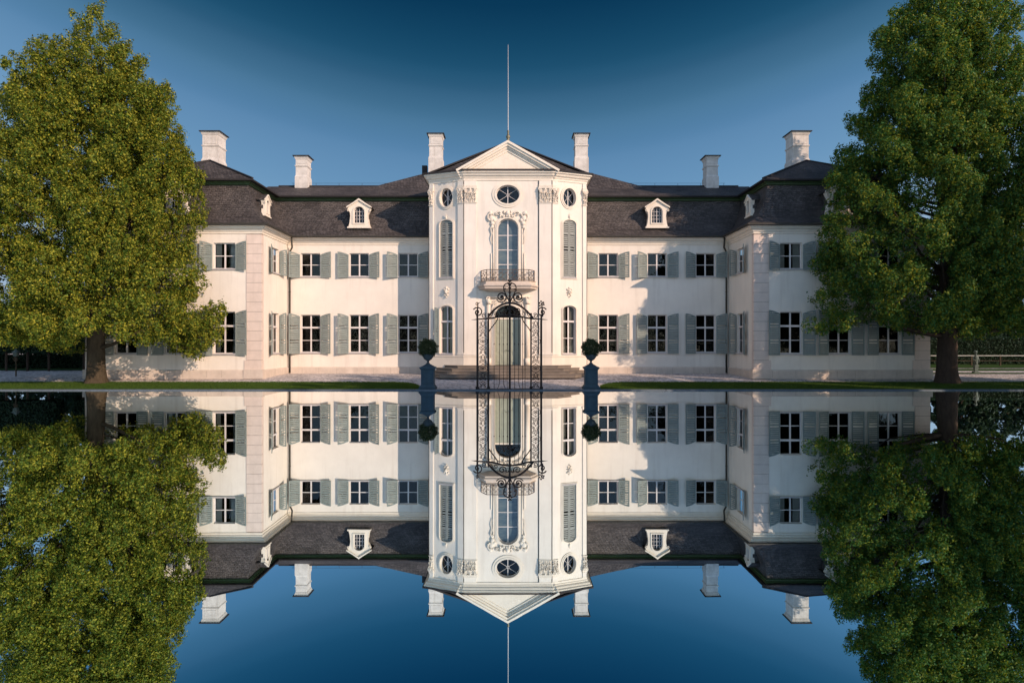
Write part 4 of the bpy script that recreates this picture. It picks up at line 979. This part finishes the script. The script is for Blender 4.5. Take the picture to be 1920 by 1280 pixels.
# right tree
DR = 40.3; sR = 1280/(DR+.4); bx_, bz_ = px(1776, 714, DR)
def zr_(y): return CAMH+(640-y)/sR-.13
prof = [(zr_(638), 1.8), (zr_(622), 4.2), (zr_(585), 7.2), (zr_(520), 7.5), (zr_(440), 7.3), (zr_(300), 6.2), (zr_(200), 5.1), (zr_(90), 4.2), (zr_(0), 3.0), (zr_(-70), 1.5), (zr_(-120), .3)]
tree('deciduous_tree', (bx_, DR, .13), prof, 'dark green leafy tree with golden top right of the palace', 'tree', 'leaf_r', 'bark_dark', 620000, .15, .55, 19, 8, nplume=700, extra=[(2.4, -2.4, 3.0), (3.2, -2.2, 3.1), (1.8, -2.8, 3.4), (4.0, -1.6, 3.2), (-7.6, -.3, 3.3), (-7.2, -.8, 4.2), (-6.4, -1.0, 3.4)], lean=(.4, .6), asym=lambda t, z: (1-.40*np.sin(t)**2)*(1+.13*np.clip(-np.cos(t), 0, 1)*np.clip((14-z)/8, 0, 1)), group='great trees framing the palace', limbs=120, clip=(YP-.7, XP1+1, 13), rscale=.95)

# trees off the right edge that throw the shade over the kerb, gate and court
small = [(2.2, 2), (3.6, 4.6), (6, 5.3), (10, 5.3), (13.5, 4.6), (16.5, 3.2), (18.6, 1.6), (19.6, .3)]
def scaled(f, fr_=1): return [(a*f, b_*fr_) for a, b_ in small]
for (x, y, f, fr_, nl, lb) in ((22.8, 15.3, .97, .95, 45000, 'leafy tree growing beside the pool beyond the right edge of view'),
        (27.0, 5.5, 1.12, 1.15, 40000, 'tall leafy tree standing near the right side of the pool'),
        (27.6, 24.5, .66, .85, 30000, 'small leafy tree by the pool nearest the great dark tree'),
        (37.6, 30.5, 1.0, 1.1, 60000, 'leafy tree beside the great right tree beyond the edge of view')):
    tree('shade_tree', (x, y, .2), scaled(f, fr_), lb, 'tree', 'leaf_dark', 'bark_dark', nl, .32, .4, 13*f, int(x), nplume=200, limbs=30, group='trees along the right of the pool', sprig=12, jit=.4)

# background trees
bgp = [(.4, 2.4), (1.5, 3.4), (3.5, 3.6), (6, 3.0), (8.2, 1.6), (9.3, .3)]
bg_list = [(34, 70, .9, 'right', 1), (40.5, 74, 1.0, '', 2), (47, 71, .95, '', 3), (54, 76, 1.05, '', 4), (61, 80, 1.1, '', 5)]
lab = ['dark tree behind the rail fence, nearest the right pavilion', 'dark tree behind the rail fence, just right of the great trunk', 'dark tree behind the rail fence, behind the garden statue',
       'dark tree behind the rail fence, at the right edge', 'dark tree farthest right beyond the rail fence']
for (x, y, f, _, sd), lb in zip(bg_list, lab):
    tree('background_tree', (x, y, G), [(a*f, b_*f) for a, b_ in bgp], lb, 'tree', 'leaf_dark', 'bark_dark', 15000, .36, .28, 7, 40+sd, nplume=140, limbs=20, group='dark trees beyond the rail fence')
bg_l = [(-36, 62), (-43, 66), (-50, 63)]
for k, (x, y) in enumerate(bg_l):
    tree('background_tree', (x, y, G), [(a*.8, b_) for a, b_ in bgp], ['dark tree rising behind the clipped hedge beside the left trunk', 'dark tree rising behind the middle of the left hedge', 'dark tree rising behind the hedge at the left edge'][k],
         'tree', 'leaf_dark', 'bark_dark', 14000, .36, .28, 6, 60+k, nplume=130, limbs=20, group='dark trees behind the left hedge')
def hedge(x0, x1, y0, y1, z0, z1, label, n, group=None, trunk=False):
    root = empty('hedge', ((x0+x1)/2, (y0+y1)/2, G)); tag(root, label, 'hedge', group); cx, cy = (x0+x1)/2, (y0+y1)/2
    MB().box(x0-cx+.15, x1-cx-.15, y0-cy+.15, y1-cy-.15, z0, z1-.15).build('light_stop_core', 'hedge_core', root)  # solid near-black box added inside the foliage to stop light
    per = [(x1-x0)*(z1-z0), (y1-y0)*(z1-z0)*2, (x1-x0)*(y1-y0)]; tot = sum(per); C = []; Nn = []
    for a, fn, nr in ((per[0], lambda u, v: (x0+(x1-x0)*u, y0, z0+(z1-z0)*v), (0, -1, .3)), (per[1]/2, lambda u, v: (x0, y0+(y1-y0)*u, z0+(z1-z0)*v), (-1, 0, .3)), (per[1]/2, lambda u, v: (x1, y0+(y1-y0)*u, z0+(z1-z0)*v), (1, 0, .3)), (per[2], lambda u, v: (x0+(x1-x0)*u, y0+(y1-y0)*v, z1), (0, 0, 1))):
        for _ in range(int(n*a/tot)):
            p = fn(RS.rand(), RS.rand()); C.append((p[0]-cx+RS.normal()*.03, p[1]-cy+RS.normal()*.08, p[2]+RS.normal()*.05)); Nn.append(nr)
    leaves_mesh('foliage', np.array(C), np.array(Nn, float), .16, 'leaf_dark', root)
    if trunk:
        mb = MB()
        for k in range(int((x1-x0)/1.6)+1): mb.tube([(x0-cx+.5+k*1.6, 0, 0), (x0-cx+.5+k*1.6, 0, z0+.3)], .09, 7)
        mb.build('trunks', 'bark_dark', root)
hedge(-43, -33.6, 50.5, 52, 1.45, 4.6, 'clipped dark hedge raised on trunks at the left edge behind the lantern post', 9000, trunk=True)
hedge(-33.0, -29.3, 51.5, 53, 1.45, 4.6, 'clipped dark hedge raised on trunks just left of the big trunk', 5000, trunk=True)
hedge(-45, -27.5, 55.5, 56.8, 0, 1.3, 'low dark hedge running behind the raised hedges at left', 9000)

# wood and lawn on the far side of the pool, behind the viewpoint
sheet('far_lawn', [(-140, -90), (140, -90), (140, -40.2), (-140, -40.2)], 'grass', G+.03)
n = 26000; C = np.stack([RS.uniform(-110, 110, n), -62+RS.normal(size=n)*2.2, np.zeros(n)], 1)
top = 11+2.5*np.sin(C[:, 0]*.31)+1.8*np.sin(C[:, 0]*.83+1); C[:, 2] = RS.uniform(0, 1, n)**.8*top
w_ = leaves_mesh('far_wood', C, np.tile([0, .8, .4], (n, 1)), .9, 'leaf_dark'); tag(w_, kind='stuff')

hedge(28.2, 75, 65.5, 67, 0, 2.6, 'long dark hedge behind the pale rail fence at right', 16000)

# potted topiaries on pedestals
def topiary(cx, lab_p, lab_t, seed):
    D = 36.62; X = px(cx, 0, D)[0]; z = lambda y: CAMH+(640-y)*D/1280
    b0 = .06
    ped = empty('pedestal', (X, D, b0)); tag(ped, lab_p, 'pedestal', 'stone pedestals flanking the gate')
    mb = MB(); h_ = z(689)-b0
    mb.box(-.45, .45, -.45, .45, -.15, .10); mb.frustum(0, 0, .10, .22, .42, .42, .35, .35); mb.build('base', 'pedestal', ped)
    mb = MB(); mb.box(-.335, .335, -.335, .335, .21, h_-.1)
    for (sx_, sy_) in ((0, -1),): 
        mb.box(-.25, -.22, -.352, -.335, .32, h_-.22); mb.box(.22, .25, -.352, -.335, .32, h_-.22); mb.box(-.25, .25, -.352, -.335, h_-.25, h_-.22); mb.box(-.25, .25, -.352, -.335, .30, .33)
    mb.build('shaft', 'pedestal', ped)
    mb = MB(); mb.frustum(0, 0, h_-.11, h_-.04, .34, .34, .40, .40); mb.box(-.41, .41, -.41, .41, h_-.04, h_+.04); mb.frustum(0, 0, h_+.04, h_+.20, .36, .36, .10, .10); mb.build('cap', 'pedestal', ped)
    zt = b0+h_+.19
    t = empty('topiary', (X, D, zt)); tag(t, lab_t, 'potted plant', 'round topiaries in urns on the pedestals')
    mb = MB(); mb.lathe([(0, 0), (.10, 0), (.11, .03), (.055, .08), (.05, .14), (.08, .18), (.20, .26), (.29, .40), (.33, .52), (.30, .54), (.27, .50), (0, .48)], 0, 0, 20); mb.build('urn', 'urn', t, True)
    rs = np.random.RandomState(seed); n = 5200; d = rs.normal(size=(n, 3)); d /= np.linalg.norm(d, axis=1)[:, None]
    bump = 1+.07*np.sin(d[:, 0]*9+seed)*np.sin(d[:, 1]*8)+.08*np.sin(d[:, 2]*11+d[:, 0]*6); r_ = .50*bump*(rs.uniform(.35, 1.12, n)**.45)
    C = d*r_[:, None]*np.array([1, 1, .98])+np.array([0, 0, .86]); C = C[C[:, 2] > .42]
    leaves_mesh('foliage', C, (C-np.array([0, 0, .86]))*1.5, .075, 'leaf_box', t)
    mb = MB(); mb.tube([(0, 0, .45), (.01, 0, .9)], [.03, .015], 6)
    for k in range(14):
        a = k*2.4; mb.tube([(0, 0, .55+.02*k), (.2*cos(a), .2*sin(a), .7+.02*k), (.38*cos(a), .38*sin(a), .72+.03*k)], [.012, .009, .004], 4)
    mb.build('stem', 'bark_dark', t)
topiary(802.5, 'weathered blue grey stone pedestal at the pool edge left of the gate', 'round clipped topiary in a small urn left of the gate', 5)
topiary(1108, 'weathered blue grey stone pedestal at the pool edge right of the gate', 'round clipped topiary in a small urn right of the gate', 6)

# lantern post at the left
D = 43.5; X = px(30, 0, D)[0]
lp = empty('lantern_post', (X, D, G)); tag(lp, 'slim post with small roofed lantern and round plate before the left hedge', 'lantern post')
zt = lambda y: CAMH+(640-y)*D/1280-G
MB().tube([(0, 0, 0), (0, 0, zt(676))], .04, 8).build('post', 'bark', lp)
mb = MB(); mb.frustum(0, 0, zt(668), zt(661), .10, .10, .13, .13); mb.build('lantern', 'bronze', lp)
mb = MB(); mb.frustum(0, 0, zt(661), zt(656), .20, .20, .05, .05); mb.tube([(0, 0, zt(656.5)), (0, 0, zt(653))], [.05, .01], 6); mb.build('lantern_roof', 'bronze', lp)
mb = MB(); mb.tube([(0, -.02, zt(673)), (0, -.06, zt(673))], .14, 16); mb.build('round_plate', 'bark', lp)
mb = MB(); mb.tube([(.10*cos(t), -.07, zt(673)+.10*sin(t)) for t in [2*pi*i/16 for i in range(17)]], .018, 5); mb.build('plate_ring', 'bark', lp)
# statue at the right
D = 48.2; X = px(1829.5, 0, D)[0]; st = empty('statue', (X, D, G)); tag(st, 'slender weathered bronze figure on a thin pedestal right of the great trunk', 'statue')
z = lambda y: CAMH+(640-y)*D/1280-G
mb = MB(); mb.frustum(0, 0, 0, .12, .26, .22, .24, .2); mb.frustum(0, 0, .12, z(686), .13, .12, .17, .15); mb.frustum(0, 0, z(686), z(684), .22, .2, .2, .18); mb.build('pedestal', 'bronze', st)
mb = MB(); b0 = z(684)
mb.lathe([(0, b0), (.20, b0+.01), (.17, b0+.15), (.19, b0+.32), (.24, b0+.46), (.22, b0+.58), (.10, b0+.66), (.075, b0+.72), (.09, b0+.76)], 0, 0, 14)
mb.tube([(-.20, 0, b0+.58), (-.26, -.06, b0+.36), (-.12, -.2, b0+.30)], [.075, .06, .045], 8); mb.tube([(.20, 0, b0+.58), (.27, -.03, b0+.34), (.20, -.1, b0+.14)], [.075, .06, .045], 8)
mb.lump((0, -.01, b0+.86), (.105, .12, .14), 12, 8); mb.lump((0, -.13, b0+.85), (.02, .03, .03), 6, 4); mb.lump((0, .03, b0+.93), (.17, .16, .09), 12, 6)
mb.build('figure', 'bronze', st, True); st.scale = (.72, .72, 1)
# rail fence at the right
D = 62; f0 = 29; f1 = 58
fe = empty('rail_fence', (f0, D, G)); tag(fe, 'low pale rail fence with two rails in front of the dark trees at right', 'fence')
k = 0; x = 0
while x <= f1-f0:
    MB().box(x-.06, x+.06, -.06, .06, -.03, 1.0).build('post', 'bark', fe); x += 2.6
MB().box(-.1, f1-f0+.1, -.10, -.061, .90, .97).build('rail', 'fence', fe); MB().box(-.1, f1-f0+.1, -.10, -.061, .45, .50).build('rail', 'bark', fe)
